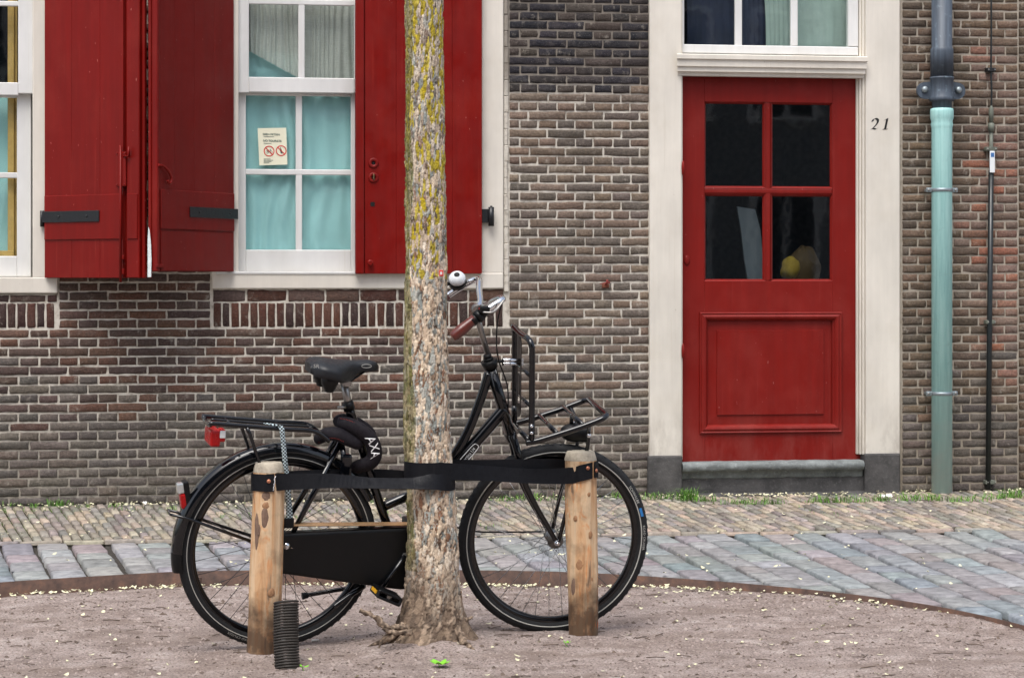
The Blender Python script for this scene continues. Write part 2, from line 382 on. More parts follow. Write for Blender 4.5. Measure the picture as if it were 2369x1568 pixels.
for kk in range(k0, 60):
    zc = Z0 + (kk + .5) * PITCH
    if zc > 3.4: break
    if zc < -.02: continue
    ivs = []
    below = zc < Z0
    if below: ivs = [(XL, d0)]
    else:
        ivs = [(wl1 + .004, wr0 - .004), (wr1 + .03, d0)]
    ivs.append((d1 + .012, XEND))
    for a, b in ivs:
        if b < 1.5 or True: interval_bricks(a + .002, b - .002, zc, kk + 100 + (1 if a > 1.5 else 0))
for a, b, zt in ((XL, wl1, ZSL), (wr0, wr1 + .02, ZS)):
    x = a + .006; zb, zm = Z0 + .004, (Z0 + .146)
    while x < b - .03:
        wd = .0525 + rnd(-.004, .004)
        BR.append((x + wd / 2, (zb + zm) / 2, (zm - zb) - .006, wd - .0095, bcol(x, 1, 'sold'), 1)); x += wd
    hh = zt - zm - .012
    if hh > .02:
        x = a + .004
        while x < b - .03:
            L = min(ST + rnd(-.03, .02), b - x); BR.append((x + L / 2, zm + .006 + hh / 2, L - .0095, hh, bcol(x, 1, 'sold' if rnd(0, 1) < .6 else 'left'), 0)); x += L
VS = [vmesh(.21, BH, 100 + i) for i in range(14)]; VH = [vmesh(.1, BH, 200 + i) for i in range(14)]
def bvar(L): return (random.choice(VS), .21) if L > .15 else (random.choice(VH), .1)
order = sorted(range(len(BR)), key=lambda i: -BR[i][2] * BR[i][3] * (1 if -2.95 < BR[i][0] < XEND and BR[i][1] < 2.9 else .1))
top = set(order[:290]); fld = MB(); fld.col = []
for i, (x, z, L, H, col, rot) in enumerate(BR):
    me, L0 = bvar(L); fl = random.choice((-1, 1)); y = rnd(-.0025, .0025)
    if i in top:
        o = link('brick', me, wall, (x, y, z)); o.scale = (L / L0, 1, H / BH)
        if rot: o.rotation_euler = (0, R(90), 0)
        o.color = col
    else:
        m = Matrix.Translation((x, y, z)) @ (Matrix.Rotation(R(90), 4, 'Y') if rot else Matrix()) @ Matrix.Diagonal((L / L0, 1, H / BH, 1))
        fld.add([m @ v.co for v in me.vertices], [tuple(p.vertices) for p in me.polygons], True); fld.col += [col] * len(me.vertices)
f = fld.build('brick_field', 'brick', wall, kind='stuff'); f.color = (0, 0, 0, 1)
# thin plinth mortar fillet and cement edge beside the window frame
ce = MB()
for i in range(30):
    z0 = ZS - .02 + i * .095; ce.box(wr1 + .002, wr1 + rnd(.022, .030), -.004 - rnd(0, .004), .02, z0, z0 + .094, .004)
ce.build('cement_fillet', 'mortar', wall)

# neighbour to the right, set back a little
nb = thing('brick_house', (4.2, 0.3, 0), 'sliver of neighbouring brick house at the right edge of the picture', 'house')
nw = MB(); nw.box(XEND + .012, 6.5, .045, .3, -.3, 6); nwo = nw.build('wall', 'mortar', nb)
for kk in range(0, 58):
    z = .03 + kk * PITCH; x = XEND + .02 + (.0 if kk % 2 else -.06)
    for j in range(5):
        a = max(x, XEND + .018); b = x + .2
        if b - a > .03:
            o = link('brick', random.choice(VS), nwo, ((a + b) / 2, .038, z)); o.scale = ((b - a) / .21, 1, 1); o.color = bcol(2.6, .9, 'right')
        x += ST

# --- windows
def rect(u0, v0, u1, v1, y):
    um = (u0 + u1) / 2; return wx(u0, y), wx(u1, y), wz(v1, um, y), wz(v0, um, y)
def prect(mb, u0, v0, u1, v1, y0, dep, c=.004, e=0):
    x0, x1, z0, z1 = rect(u0, v0, u1, v1, y0); return mb.box(x0, x1, y0, y0 + dep, z0 - e, z1 + e, c)
def sash(win, name, u, bars_u, vt, rail_v, bars_v, yf, glass_off=.018):
    # u: outer left/right of the sash; bars: list of (a,b) vertical members; rails: list of (a,b) horizontal members
    so = MB(); prect(so, bars_u[0][0], vt, bars_u[0][1], rail_v[-1][1], yf, .04, .004); s = so.build(name, 'white', win)
    so = MB(); prect(so, bars_u[-1][0], vt, bars_u[-1][1], rail_v[-1][1], yf, .04, .004); so.build('stile', 'white', s)
    for a, b in rail_v: q = MB(); prect(q, bars_u[0][1] - .5, a, bars_u[-1][0] + .5, b, yf - .0015, .042, .004); q.build('rail', 'white', s)
    for a, b in bars_u[1:-1]: q = MB(); prect(q, a, vt, b, rail_v[-1][0] + 1, yf + .006, .024, .005); q.build('glazing_bar', 'white', s)
    for a, b in bars_v: q = MB(); prect(q, bars_u[0][1] - 1, a, bars_u[-1][0] + 1, b, yf + .0045, .026, .005); q.build('glazing_bar', 'white', s)
    hs_ = sorted(rail_v + bars_v); cols = list(zip(bars_u, bars_u[1:]))
    edges = [(vt - 6, vt - 3)] + hs_
    for (a, b) in cols:
        for (r1, r2) in zip(edges, edges[1:]):
            q = MB(); prect(q, a[1] - 2, r1[1] - 2, b[0] + 2, r2[0] + 2, yf + glass_off, .004, 0); q.build('pane', 'glass', s)
    return s
VT = -230
# right window
win = MB(); prect(win, 490, VT, 552, 634, -.012, .13, .006); prect(win, 490, 631, 1165, 668, -.016, .17, .007); prect(win, 1114, VT, 1165, 632, -.012, .13, .006)
winr = win.build('window', 'cream', house)
q = MB(); prect(q, 500, 628, 838, 634.5, -.022, .04, .003); q.build('sill_bead', 'white', winr)
sash(winr, 'upper_sash', (552, 835), [(550, 576), (690, 705), (820, 848)], VT, [(180, 215)], [(-1, 12), (-175, -162)], .018)
sash(winr, 'lower_sash', (552, 835), [(550, 569), (684, 699), (812, 848)], 205, [(207, 222), (578, 629)], [(392, 405)], .062)
# left window
win = MB(); prect(win, 75, VT, 133, 642, -.012, .13, .006); prect(win, -700, 641, 133, 679, -.016, .17, .007); prect(win, -700, VT, -640, 640, -.012, .13, .006)
winl = win.build('window', 'cream', house)
sash(winl, 'upper_sash', (-640, 75), [(-645, -620), (-350, -335), (-215, -200), (-86, -71), (42, 77)], VT, [(187, 217)], [(-3, 9)], .018)
sash(winl, 'lower_sash', (-640, 75), [(-645, -620), (-350, -335), (-215, -200), (-86, -71), (39, 72)], 208, [(209, 222), (592, 640)], [(397, 410)], .062)
q = MB(); q.box(wx(18, .12), wx(33, .12), .115, .135, wz(620, 30, .12), 3.4, .002); q.box(wx(34, .15), wx(41, .15), .13, .16, wz(620, 30, .12), 3.4, .002); q.box(wx(-300, .12), wx(33, .12), .112, .132, wz(594, 30, .12), wz(580, 30, .12), .002)
q.build('inner_batten', 'pine', winl)
# curtains (things inside the window)
def cloth(name, mat, u0, u1, v0, v1, y, folds, amp, label, top_slant=None, seed=0, nu=90, nv=24):
    x0, x1 = wx(u0, y), wx(u1, y); um = (u0 + u1) / 2; z0, z1 = wz(v1, um, y), wz(v0, um, y); rows = []
    for j in range(nv):
        t = j / (nv - 1); row = []
        for i in range(nu):
            s_ = i / (nu - 1); g = s_ * folds + mn.noise(Vector((s_ * 3, t * 2.2, seed))) * (.9)
            yy = y + amp * math.sin(g * 2 * math.pi) * (.5 + .5 * mn.noise(Vector((s_ * 6, seed, 1)))) + mn.noise(Vector((s_ * 4, t * 5, seed + 3))) * amp * .8
            x = x0 + (x1 - x0) * s_; z = z0 + (z1 - z0) * t
            if top_slant: x, z = top_slant(s_, t, x, z, x0, x1, z0, z1)
            row.append((x, yy, z))
        rows.append(row)
    mb = MB().grid(rows, nu, nv); o = mb.build(name, mat); o['label'] = label; o['category'] = 'curtain'; return o
cloth('window_blind', 'turq', 545, 850, 222, 640, .116, 7, .014, 'pale turquoise cloth hung behind the lower panes of the right window', seed=2)
def drape(s_, t, x, z, x0, x1, z0, z1):
    k = (1 - t) ** 1.3 * (1 - s_) ; return x + (x1 - x0) * .10 * (1 - t) * (1 - s_), z + .16 * k
cloth('net_curtain', 'lace', 560, 694, -235, 182, .105, 9, .017, 'sheer white net curtain swept aside in the upper left pane of the right window', drape, 5)
cloth('net_curtain', 'lace', 696, 850, -235, 205, .11, 11, .016, 'sheer white net curtain hanging straight in the upper right pane of the window', None, 9)
cloth('window_blind', 'turq', 562, 692, 120, 186, .150, 2, .004, 'pale turquoise cloth corner showing under the swept-aside net curtain', seed=21)
cloth('window_blind', 'turq', -640, 36, 215, 640, .17, 6, .012, 'dull turquoise cloth behind the lower panes of the left window', seed=12)
# notice
ny = .076; pc = [onY(596, 297, ny), onY(662, 296, ny), onY(665, 381, ny), onY(600, 383, ny)]
ctr = sum(pc, Vector()) / 4
notice = MB().add([tuple(p) for p in pc] + [(p.x, p.y + .001, p.z) for p in pc], [(3, 2, 1, 0), (4, 5, 6, 7), (0, 1, 5, 4), (2, 3, 7, 6), (1, 2, 6, 5), (3, 0, 4, 7)]).build('paper_notice', 'paper')
notice['label'] = 'small cream paper notice with two red prohibition signs in the window'; notice['category'] = 'notice'
def print_text(parent, body, size, u, v, y, mat, rot=0.0, shear=0, bold=0, name='lettering', left=False):
    vs, fs = text_mesh(body, size, 0, shear); p = onY(u, v, y); ca, sa = math.cos(rot), math.sin(rot)
    if left:
        mnx = min(q.x for q in vs); vs = [Vector((q.x - mnx, q.y, 0)) for q in vs]
    mb = MB()
    for k in ([(0, 0), (bold, 0), (0, bold)] if bold else [(0, 0)]):
        mb.add([(p.x + q.x * ca - q.y * sa + k[0], p.y - .0001 * (k[0] > 0) - .0002 * (k[1] > 0), p.z + q.x * sa + q.y * ca + k[1]) for q in vs], [tuple(reversed(f)) if False else f for f in fs])
    return mb.build(name, mat, parent)
yi = ny - .0015
print_text(notice, 'GEEN FIETSEN', .0155, 608, 311, yi, 'ink', -.02, left=True, bold=.0006); print_text(notice, 'NO TOURISTS', .0165, 609, 326, yi, 'ink', -.02, left=True, bold=.0009)
dash = MB()
for v_, L in ((316.5, 24), (332, 18), (368, 16), (371, 22), (374, 18), (377, 13)):
    a = onY(610, v_, yi); dash.box(a.x, onY(610 + L, v_, yi).x, yi, yi + .0008, a.z - .001, a.z + .001)
dash.build('fine_print', 'ink', notice)
for u_, v_, kind in ((622.5, 350, 0), (650.5, 349, 1)):
    p = onY(u_, v_, yi); r0, r1 = .0255, .031; ring = []; mm = Matrix.Translation(p) @ Matrix.Rotation(R(90), 4, 'X')
    rg = MB(); n = 28
    vsr = [mm @ Vector((math.cos(2 * math.pi * i / n) * r, math.sin(2 * math.pi * i / n) * r, 0)) for r in (r0, r1) for i in range(n)]
    rg.add(vsr, [(i, (i + 1) % n, n + (i + 1) % n, n + i) for i in range(n)])
    ca = math.cos(R(-45)); rg.boxm(Matrix.Translation(p + Vector((0, .0003, 0))) @ Matrix.Rotation(R(45), 4, 'Y'), (.027, .0004, .0026)); rg.build('prohibition_ring', 'inkred', notice)
    ic = MB()
    if kind == 0:
        for dx in (-.011, .011):
            c_ = p + Vector((dx, .0008, -.005)); ic.tube([c_ + Vector((math.cos(2 * math.pi * i / 14) * .008, 0, math.sin(2 * math.pi * i / 14) * .008)) for i in range(14)], .0009, 4, closed=True)
        ic.tube([p + Vector(q) for q in ((-.011, .0008, -.005), (-.004, .0008, .006), (.009, .0008, .006), (.002, .0008, -.005), (-.011, .0008, -.005))], .0009, 4); ic.tube([p + Vector(q) for q in ((.011, .0008, -.005), (.008, .0008, .011), (.013, .0008, .012))], .0009, 4)
    else:
        ic.boxm(Matrix.Translation(p + Vector((0, .001, -.003))) @ Matrix.Rotation(R(-18), 4, 'Y'), (.0055, .0004, .013)); ic.boxm(Matrix.Translation(p + Vector((-.004, .001, .014))) @ Matrix.Rotation(R(-18), 4, 'Y'), (.0024, .0004, .006))
    ic.build('pictogram', 'ink', notice)

# --- shutters
def solve_phi(hx, hy, w_, side, ut):
    best = None
    for i in range(5, 880):
        ph = R(i / 10); p = Vector((hx + side * w_ * math.cos(ph), hy - w_ * math.sin(ph), EYE)); e = abs(proj(p)[0] - ut)
        if best is None or e < best[0]: best = (e, ph)
    return best[1]
SW = .725; TH = .036
def shutter_frame(hx, hy, ph, side):
    ex = Vector((side * math.cos(ph), -math.sin(ph), 0)); ez = Vector((0, 0, 1)); ey = Vector((-side * math.sin(ph), -math.cos(ph), 0))   # ey towards viewer
    m = Matrix.Identity(4); m.col[0][:3] = ex; m.col[1][:3] = ey; m.col[2][:3] = ez; m.col[3][:3] = Vector((hx, hy, 0)); return m
def lbox(mb, m, x0, x1, y0, y1, z0, z1, c=.002):
    return mb.boxm(m @ Matrix.Translation(((x0 + x1) / 2, (y0 + y1) / 2, (z0 + z1) / 2)), (abs(x1 - x0) / 2, abs(y1 - y0) / 2, abs(z1 - z0) / 2), c)
hyA = -.03; hxA = wx(103, hyA); pA = solve_phi(hxA, hyA, SW, 1, 330)
hyB = -.03; hxB = wx(541, hyB); pB = solve_phi(hxB, hyB, SW, -1, 362)
mA = shutter_frame(hxA, hyA, pA, 1); mB = shutter_frame(hxB, hyB, pB, -1)
zA = wz(643, 200, -.2); zB = wz(628.5, 450, -.3)
def rail_z(v, u, y): return wz(v, u, y)
def strap(m, mat, parent, x0, x1, z, h, y0=0.0, nails=()):
    s_ = MB(); lbox(s_, m, x0, x1, y0, y0 + .007, z - h / 2, z + h / 2, .002); so = s_.build('strap_hinge', mat, parent)
    for nx in nails: q = MB(); q.lathe([(.007, 0), (.0065, .003), (.003, .005)], m @ Matrix.Translation((nx, y0 + .007, z)) @ Matrix.Rotation(R(-90), 4, 'X'), 10); q.build('bolt_head', 'iron', so)
    return so
# shutter A (left window)
P = [0, .205, .415, .585]
sh = MB(); lbox(sh, mA, 0, .585, -TH, -.012, zA, 3.4, .002); shA = sh.build('shutter', 'red', house)
for a, b in zip(P, P[1:]): q = MB(); lbox(q, mA, a + .0004, b - .0004, -.012, 0, zA + .001, 3.4, .0012); q.build('plank', 'red', shA)
q = MB(); lbox(q, mA, .612, SW - .022, -TH, .004, zA, 3.4, .004); q.build('closing_stile', 'red', shA)
q = MB(); lbox(q, mA, .585, .612, -TH, -.02, zA, 3.4, 0); lbox(q, mA, SW - .0215, SW, -TH, -.016, zA, 3.4, .003); q.build('rebate', 'red', shA)
zr = (wz(555, 200, -.15), wz(452, 200, -.15))
q = MB(); lbox(q, mA, .003, .583, .0, .008, zr[0], zr[1], .004); q.build('ledge', 'red', shA)
q = MB(); lbox(q, mA, .620, SW - .03, .003, .010, zr[0], zr[1], .004); q.build('ledge', 'red', shA)
strap(mA, 'iron', shA, -.018, .42, wz(502, 170, -.1), .062, .008, (.12, .33))
q = MB(); q.tube([mA @ Vector((-.012, .006, wz(525, 100))), mA @ Vector((-.012, .006, wz(488, 100)))], .012, 10); q.build('hinge_pin', 'iron', shA)
zb = wz(395, 290, -.25)
q = MB(); lbox(q, mA, .545, .615, .004, .014, zb - .095, zb + .095, .003); lk = q.build('bolt_plate', 'red', shA)
q = MB(); q.tube([mA @ Vector((.582, .018, zb - .62)), mA @ Vector((.582, .018, zb + .13))], .007, 8); q.build('slide_bolt', 'red', lk)
q = MB(); q.tube([mA @ Vector((.60, .012, zb + .07)), mA @ Vector((.645, .022, zb + .07)), mA @ Vector((.645, .022, zb + .12))], .007, 8); q.build('bolt_knob', 'red', lk)
for zz in (.085, -.085):
    for xx in (.553, .607): q = MB(); q.lathe([(.005, 0), (.004, .003), (.001, .004)], mA @ Matrix.Translation((xx, .014, zb + zz)) @ Matrix.Rotation(R(-90), 4, 'X'), 8); q.build('screw_head', 'red', lk)
q = MB(); q.lathe([(.010, 0), (.010, .002), (.006, .002)], mA @ Matrix.Translation((.578, .013, zb + .035)) @ Matrix.Rotation(R(-90), 4, 'X'), 12); q.build('keyhole', 'hole', lk)
q = MB(); lbox(q, mA, .565, .60, .0, .016, zA + .02, zA + .05, .003); lbox(q, mA, .565, .60, .0, .016, zA + .10, zA + .125, .003); q.build('bolt_keep', 'red', shA)
# shutter B (left leaf of right window)
P = [0, .19, .38, .56, SW]
sh = MB(); lbox(sh, mB, 0, SW, -TH, -.012, zB, 3.4, .002); shB = sh.build('shutter', 'red2', house)
for a, b in zip(P, P[1:]): q = MB(); lbox(q, mB, a + .0004, b - .0004, -.012, 0, zB + .001, 3.4, .0012); q.build('plank', 'red2', shB)
q = MB(); lbox(q, mB, SW - .018, SW + .006, -.03, .008, zB, 3.4, .006); q.build('edge_bead', 'red', shB)
q = MB(); lbox(q, mB, SW + .0005, SW + .014, -TH - .01, -.028, zB - .035, 3.4, .003); q.build('rebate', 'red', shB)
q = MB(); lbox(q, mB, .005, SW - .03, 0, .010, wz(533, 450, -.3), wz(443, 450, -.3), .004); q.build('ledge', 'red2', shB)
q = MB(); lbox(q, mB, .008, SW - .034, .0, .006, zB + .004, wz(536, 450, -.3), .002); q.build('ledge', 'red2', shB)
strap(mB, 'iron', shB, -.02, .44, wz(493, 480, -.2), .058, .010, (.06, .35))
hk = [mB @ Vector((SW - .03 + a, .012 + c_, wz(405, 375, -.55) + b)) for a, b, c_ in ((.03, .05, 0), (-.01, .045, .004), (-.05, .02, .008), (-.075, -.015, .01), (-.07, -.04, .01), (-.05, -.045, .01), (-.04, -.03, .01))]
q = MB(); q.tube(spline(hk, 5), .008, 8); q.build('shutter_hook', MT['red'], shB)
MT['chip'] = m_plain('bare_white_primer', (205, 212, 212), 0.7, var=0.2, scale=50, bump=.3)
q = MB()
pol = [(-.001, .0), (.022, .0), (.024, .10), (.02, .19), (.012, .25), (.004, .27), (-.001, .20)]
mm = mB @ Matrix.Translation((SW + .0145, -.046, zB - .03)) @ Matrix.Rotation(R(90), 4, 'Z') @ Matrix.Rotation(R(90), 4, 'X')
q.prism(pol, mm, .0015); q.build('bare_patch', 'chip', shB)
q = MB(); lbox(q, mB, SW - .05, SW + .01, .0, .014, zB + .02, zB + .04, .003); q.build('bolt_keep', 'red2', shB)
# shutter C (closed)
yC = -.058; x0, x1 = wx(822, yC), wx(1115, yC); zC = wz(633, 970, yC); P = [x0 + .055, x0 + .235, x0 + .40, x0 + .56, x1]
sh = MB(); sh.box(x0 + .05, x1, yC + .012, yC + .042, zC, 3.4, .002); shC = sh.build('shutter', 'red', house)
for a, b in zip(P, P[1:]): q = MB(); q.box(a + .0003, b - .0003, yC, yC + .012, zC + .001, 3.4, .0010); q.build('plank', 'red', shC)
q = MB(); q.box(x0, x0 + .051, yC - .010, yC + .04, zC - .003, 3.4, .008); q.build('closing_stile', 'red', shC)
def rose(parent, u, v, r, inner, mat2, nm):
    p = onY(u, v, yC); m = Matrix.Translation(p) @ Matrix.Rotation(R(90), 4, 'X'); q = MB().lathe([(r, 0), (r, .004), (r * .85, .007), (inner, .007), (inner, .001)], m, 20); o = q.build('escutcheon', 'red', parent)
    q = MB().lathe([(inner, .0015), (inner * .5, .002)], m, 14); q.build(nm, mat2, o); return p, o
rose(shC, 864, 377.5, .030, .011, 'hole', 'keyhole'); p, ro = rose(shC, 864, 411, .030, .012, 'hole', 'keyhole')
q = MB(); q.box(p.x - .004, p.x + .004, yC - .022, yC - .004, p.z - .015, p.z + .02, .002); q.build('key', 'brass', ro)
p = onY(862, 472.5, yC); q = MB(); q.box(p.x - .012, p.x + .012, yC - .0022, yC + .002, p.z - .012, p.z + .012); q.build('square_hole', 'hole', shC)
p = onY(856, 608, yC); q = MB().lathe([(.013, 0), (.011, .012), (.018, .018), (.018, .028), (.012, .032), (.005, .03)], Matrix.Translation(p) @ Matrix.Rotation(R(90), 4, 'X'), 16); q.build('shutter_knob', 'red', shC)
zh = wz(500, 1128); q = MB(); q.box(x1 - .012, wx(1131, yC), yC + .02, yC + .034, zh - .04, zh + .04, .003); hb = q.build('hinge_bracket', 'iron', shC)
q = MB(); q.tube([(wx(1137, yC), yC + .012, wz(523, 1130, yC)), (wx(1137, yC), yC + .012, wz(479, 1130, yC))], .017, 12); q.tube([(wx(1137, yC), yC + .012, wz(480, 1130, yC)), (wx(1137, yC), yC + .012, wz(476, 1130, yC))], [.008, .006], 8); q.build('hinge_pin', 'iron', hb)
# --- doorway
def ring_profile(mb, x0, x1, z0, z1, prof):     # prof: list of (inset, y); mitred frame
    loops = []
    for d, y in prof: loops.append([(x0 + d, y, z0 + d), (x1 - d, y, z0 + d), (x1 - d, y, z1 - d), (x0 + d, y, z1 - d)])
    o = len(mb.v)
    for l in loops: mb.v += l
    for i in range(len(loops) - 1):
        for j in range(4): mb.f.append((o + i * 4 + j, o + i * 4 + (j + 1) % 4, o + (i + 1) * 4 + (j + 1) % 4, o + (i + 1) * 4 + j)); mb.sm.append(False)
    return mb
fy = -.022
def jamb(u0, u1, v1):
    q = MB(); x0, x1 = wx(u0, fy), wx(u1, fy); zb = wz(v1, (u0 + u1) / 2, fy); rows = []
    return q.box(x0, x1, fy, .16, zb, 3.44, .005)
dfr = jamb(1503, 1577, 1055); dfr2 = jamb(2003, 2082, 1050); dfr.add(dfr2.v, dfr2.f)
doorway = dfr.build('door_frame', 'cream', house)
q = MB(); xm = wx(2003, fy)
for (a, b, y) in ((-.016, -.001, fy + .012), (-.030, -.0165, fy + .026), (-.042, -.0305, fy + .045)): q.box(xm + a, xm + b, y, .16, wz(1052, 2000, fy), 3.44, .004)
q.build('jamb_moulding', 'cream', doorway)
q = MB(); q.box(wx(1577.3, fy), wx(1580, fy), fy + .012, .12, wz(1062, 1580), 3.44, .001); q.build('jamb_bead', 'cream', doorway)
for u0, u1, v0, v1 in ((1500, 1579, 1055, 1160), (2000, 2083, 1050, 1156)):
    q = MB(); yb = -.034; q.box(wx(u0, yb), wx(u1, yb), yb, .14, -.02, wz(v0, u0, yb), .008)
    for i, (x, y, z) in enumerate(q.v): q.v[i] = (x + rnd(-.002, .002), y + rnd(-.002, .002), z + rnd(-.003, .003))
    q.build('plinth_block', 'stone', house)
# cornice between door and fanlight
xc0, xc1 = wx(1566, -.07), wx(2008, -.07); zt, zb = wz(124, 1790, -.07), wz(178, 1790, -.03)
hgt = zt - zb
prof = [(.02, 0), (-.025, 0), (-.03, .018), (-.048, .022), (-.048, .045), (-.06, .05), (-.06, .085), (-.072, .09), (-.072, .112), (-.06, .118), (.02, .126)]
prof = [(y, zb + h * hgt / .126) for y, h in prof]; q = MB(); n = len(prof)
loopL = [(xc0 + (.072 + y) * .35 if y < 0 else xc0 + .02, y, z) for y, z in prof]; loopR = [(xc1 - (.072 + y) * .35 if y < 0 else xc1 - .02, y, z) for y, z in prof]
q.add(loopL + loopR, [(i, i + 1, n + i + 1, n + i) for i in range(n - 1)] + [tuple(range(n - 1, -1, -1)), tuple(range(n, 2 * n))]); q.build('cornice', 'cream', doorway)
# fanlight
q = MB(); yf = .012
prect(q, 1571, -230, 1583, 108, yf, .05, .003); prect(q, 1963, -230, 1986, 108, yf, .05, .003); prect(q, 1571, 106, 1986, 126, yf - .001, .06, .004); fan = q.build('fanlight', 'white', house)
for a, b in ((1701, 1717), (1830, 1846)): q = MB(); prect(q, a, -230, b, 107, yf + .002, .03, .005); q.build('glazing_bar', 'white', fan)
for a, b in ((1583, 1701), (1717, 1830), (1846, 1963)): q = MB(); prect(q, a - 2, -230, b + 2, 109, yf + .02, .004, 0); q.build('pane', 'glass', fan)
q = MB(); q.box(d0 + .05, d1 - .05, .02, .34, zt - .12, zt - .10); q.build('lining', 'room', fan)
# door leaf
yd = .045; DX0, DX1, DZ0, DZ1 = wx(1578, yd), wx(1994, yd), wz(1066, 1785, yd), wz(177, 1785, yd) + .03
dm = MB(); g0, g1, gz0, gz1 = wx(1630, yd), wx(1926, yd), wz(650, 1780, yd), wz(237, 1780, yd)
dm.box(DX0 + .002, g0, yd, yd + .045, DZ0, DZ1, .002); dm.box(g1, DX1, yd, yd + .045, DZ0, DZ1, .002); door = dm.build('door', 'red3', house)
q = MB(); q.box(g0 - .0005, g1 + .0005, yd + .0008, yd + .0445, gz1, DZ1 - .002, .0015); q.build('top_rail', 'red3', door)
q = MB(); q.box(g0 - .0005, g1 + .0005, yd + .0008, yd + .0445, wz(724, 1780, yd), gz0, .0015); q.build('lock_rail', 'red3', door)
q = MB(); q.box(g0 - .0005, g1 + .0005, yd + .0008, yd + .0445, DZ0 + .001, wz(996, 1780, yd), .0015); q.build('bottom_rail', 'red3', door)
um, vm = 1777.5, 443
bx0, bx1 = wx(1770, yd), wx(1785, yd); bz0, bz1 = wz(450, 1778, yd), wz(435, 1778, yd)
def bar(mb, horizontal):
    if horizontal: return mb.boxm(Matrix.Translation(((g0 + g1) / 2, yd + .018, (bz0 + bz1) / 2)), ((g1 - g0) / 2 + .004, .016, (bz1 - bz0) / 2), .011)
    return mb.boxm(Matrix.Translation(((bx0 + bx1) / 2, yd + .0195, (gz0 + gz1) / 2)), ((bx1 - bx0) / 2, .016, (gz1 - gz0) / 2 + .004), .011)
bar(MB(), True).build('glazing_bar', 'red3', door) if False else None
q = MB(); bar(q, True); q.build('glazing_bar', 'red3', door); q = MB(); bar(q, False); q.build('glazing_bar', 'red3', door)
for xa, xb in ((g0, bx0), (bx1, g1)):
    for za, zb_ in ((gz0, bz0), (bz1, gz1)):
        q = MB(); ring_profile(q, xa - .003, xb + .003, za - .003, zb_ + .003, [(0, yd + .002), (.006, yd + .006), (.014, yd + .022)]); q.build('glazing_bead', 'red3', door)
        q = MB(); q.box(xa - .002, xb + .002, yd + .022, yd + .026, za - .002, zb_ + .002); q.build('pane', 'glass', door)
mx0, mx1, mz0, mz1 = wx(1618, yd), wx(1947, yd), wz(1001, 1780, yd), wz(722, 1780, yd)
q = MB(); ring_profile(q, mx0, mx1, mz0, mz1, [(0, yd + .001), (.001, yd - .012), (.006, yd - .016), (.012, yd - .012), (.016, yd - .013), (.026, yd - .019), (.036, yd - .016), (.046, yd - .004), (.050, yd + .006), (.052, yd + .016)]); q.build('panel_moulding', 'red3', door)
q = MB(); ring_profile(q, mx0 + .05, mx1 - .05, mz0 + .05, mz1 - .05, [(0, yd + .0155), (.058, yd + .012), (.060, yd + .004)]); 
ix0, ix1, iz0, iz1 = mx0 + .11, mx1 - .11, mz0 + .11, mz1 - .11
q.add([(ix0, yd + .004, iz0), (ix1, yd + .004, iz0), (ix1, yd + .004, iz1), (ix0, yd + .004, iz1)], [(0, 1, 2, 3)]); q.build('door_panel', 'red3', door)
p = onY(1589, 602, yd); q = MB().lathe([(.018, 0), (.018, .004), (.012, .008), (.003, .009)], Matrix.Translation(p) @ Matrix.Rotation(R(90), 4, 'X'), 16)
for i, v in enumerate(q.v): q.v[i] = (v[0], v[1], p.z + (v[2] - p.z) * 1.7)
q.build('lock_cover', 'red3', door)
for v_ in (390, 812):
    p = onY(1578.5, v_, .0); q = MB().tube([(p.x, fy + .004, p.z - .045), (p.x, fy - .002, p.z - .03), (p.x, fy - .004, p.z), (p.x, fy - .002, p.z + .03), (p.x, fy + .004, p.z + .045)], [.003, .008, .010, .008, .003], 10); q.build('hinge', 'red3', door)
# step
q = MB(); ys = -.055; x0, x1 = wx(1579, ys), wx(1999, ys); zt_, zb_ = wz(1066, 1790, 0), wz(1089, 1790, ys); NU = 90; prof = []
for i in range(9):
    a = math.pi / 2 + math.pi * i / 8; prof.append((ys + .016 + math.cos(a) * .026, (zt_ + zb_) / 2 + math.sin(a) * (zt_ - zb_) / 2))
prof = [(.12, zt_)] + prof + [(ys + .03, zb_), (ys + .03, zb_ - .035), (ys + .05, zb_ - .05), (.12, zb_ - .05)]
rows = [[(x0 + (x1 - x0) * i / (NU - 1), y + mn.noise(Vector((i * .35, y * 30, z * 40))) * .006, z + mn.noise(Vector((i * .2, y * 30 + 7, z * 40))) * .004) for i in range(NU)] for y, z in prof]
q.grid(rows, NU, len(prof)); q.build('door_sill', 'sillstone', house)
q = MB(); x0, x1 = wx(1578, -.01), wx(2002, -.01); zb2 = zb_ - .04; rows = []
for j in range(8):
    z = -.03 + (zb2 + .03) * j / 7; rows.append([(x0 + (x1 - x0) * i / 39, -.012 + mn.noise(Vector((i * .3, j * .5, 3))) * .006 - .004 * (7 - j) / 7, z) for i in range(40)])
q.grid(rows, 40, 8); q.build('step_riser', 'stone', house)
q = MB(); rows = [[(x0 + .02 + (x1 - x0 - .03) * i / 29, -.005 - t * (.09 + .012 * math.sin(i * .3) - .05 * abs(i / 29 - .5)), .012 - .006 * t + rnd(-.002, .002)) for i in range(30)] for t in (0, .5, 1, 1.05)]
rows.append([(p[0], p[1], -.03) for p in rows[-1]]); q.grid(rows, 30, 5); q.build('step_footing', 'stone', house)
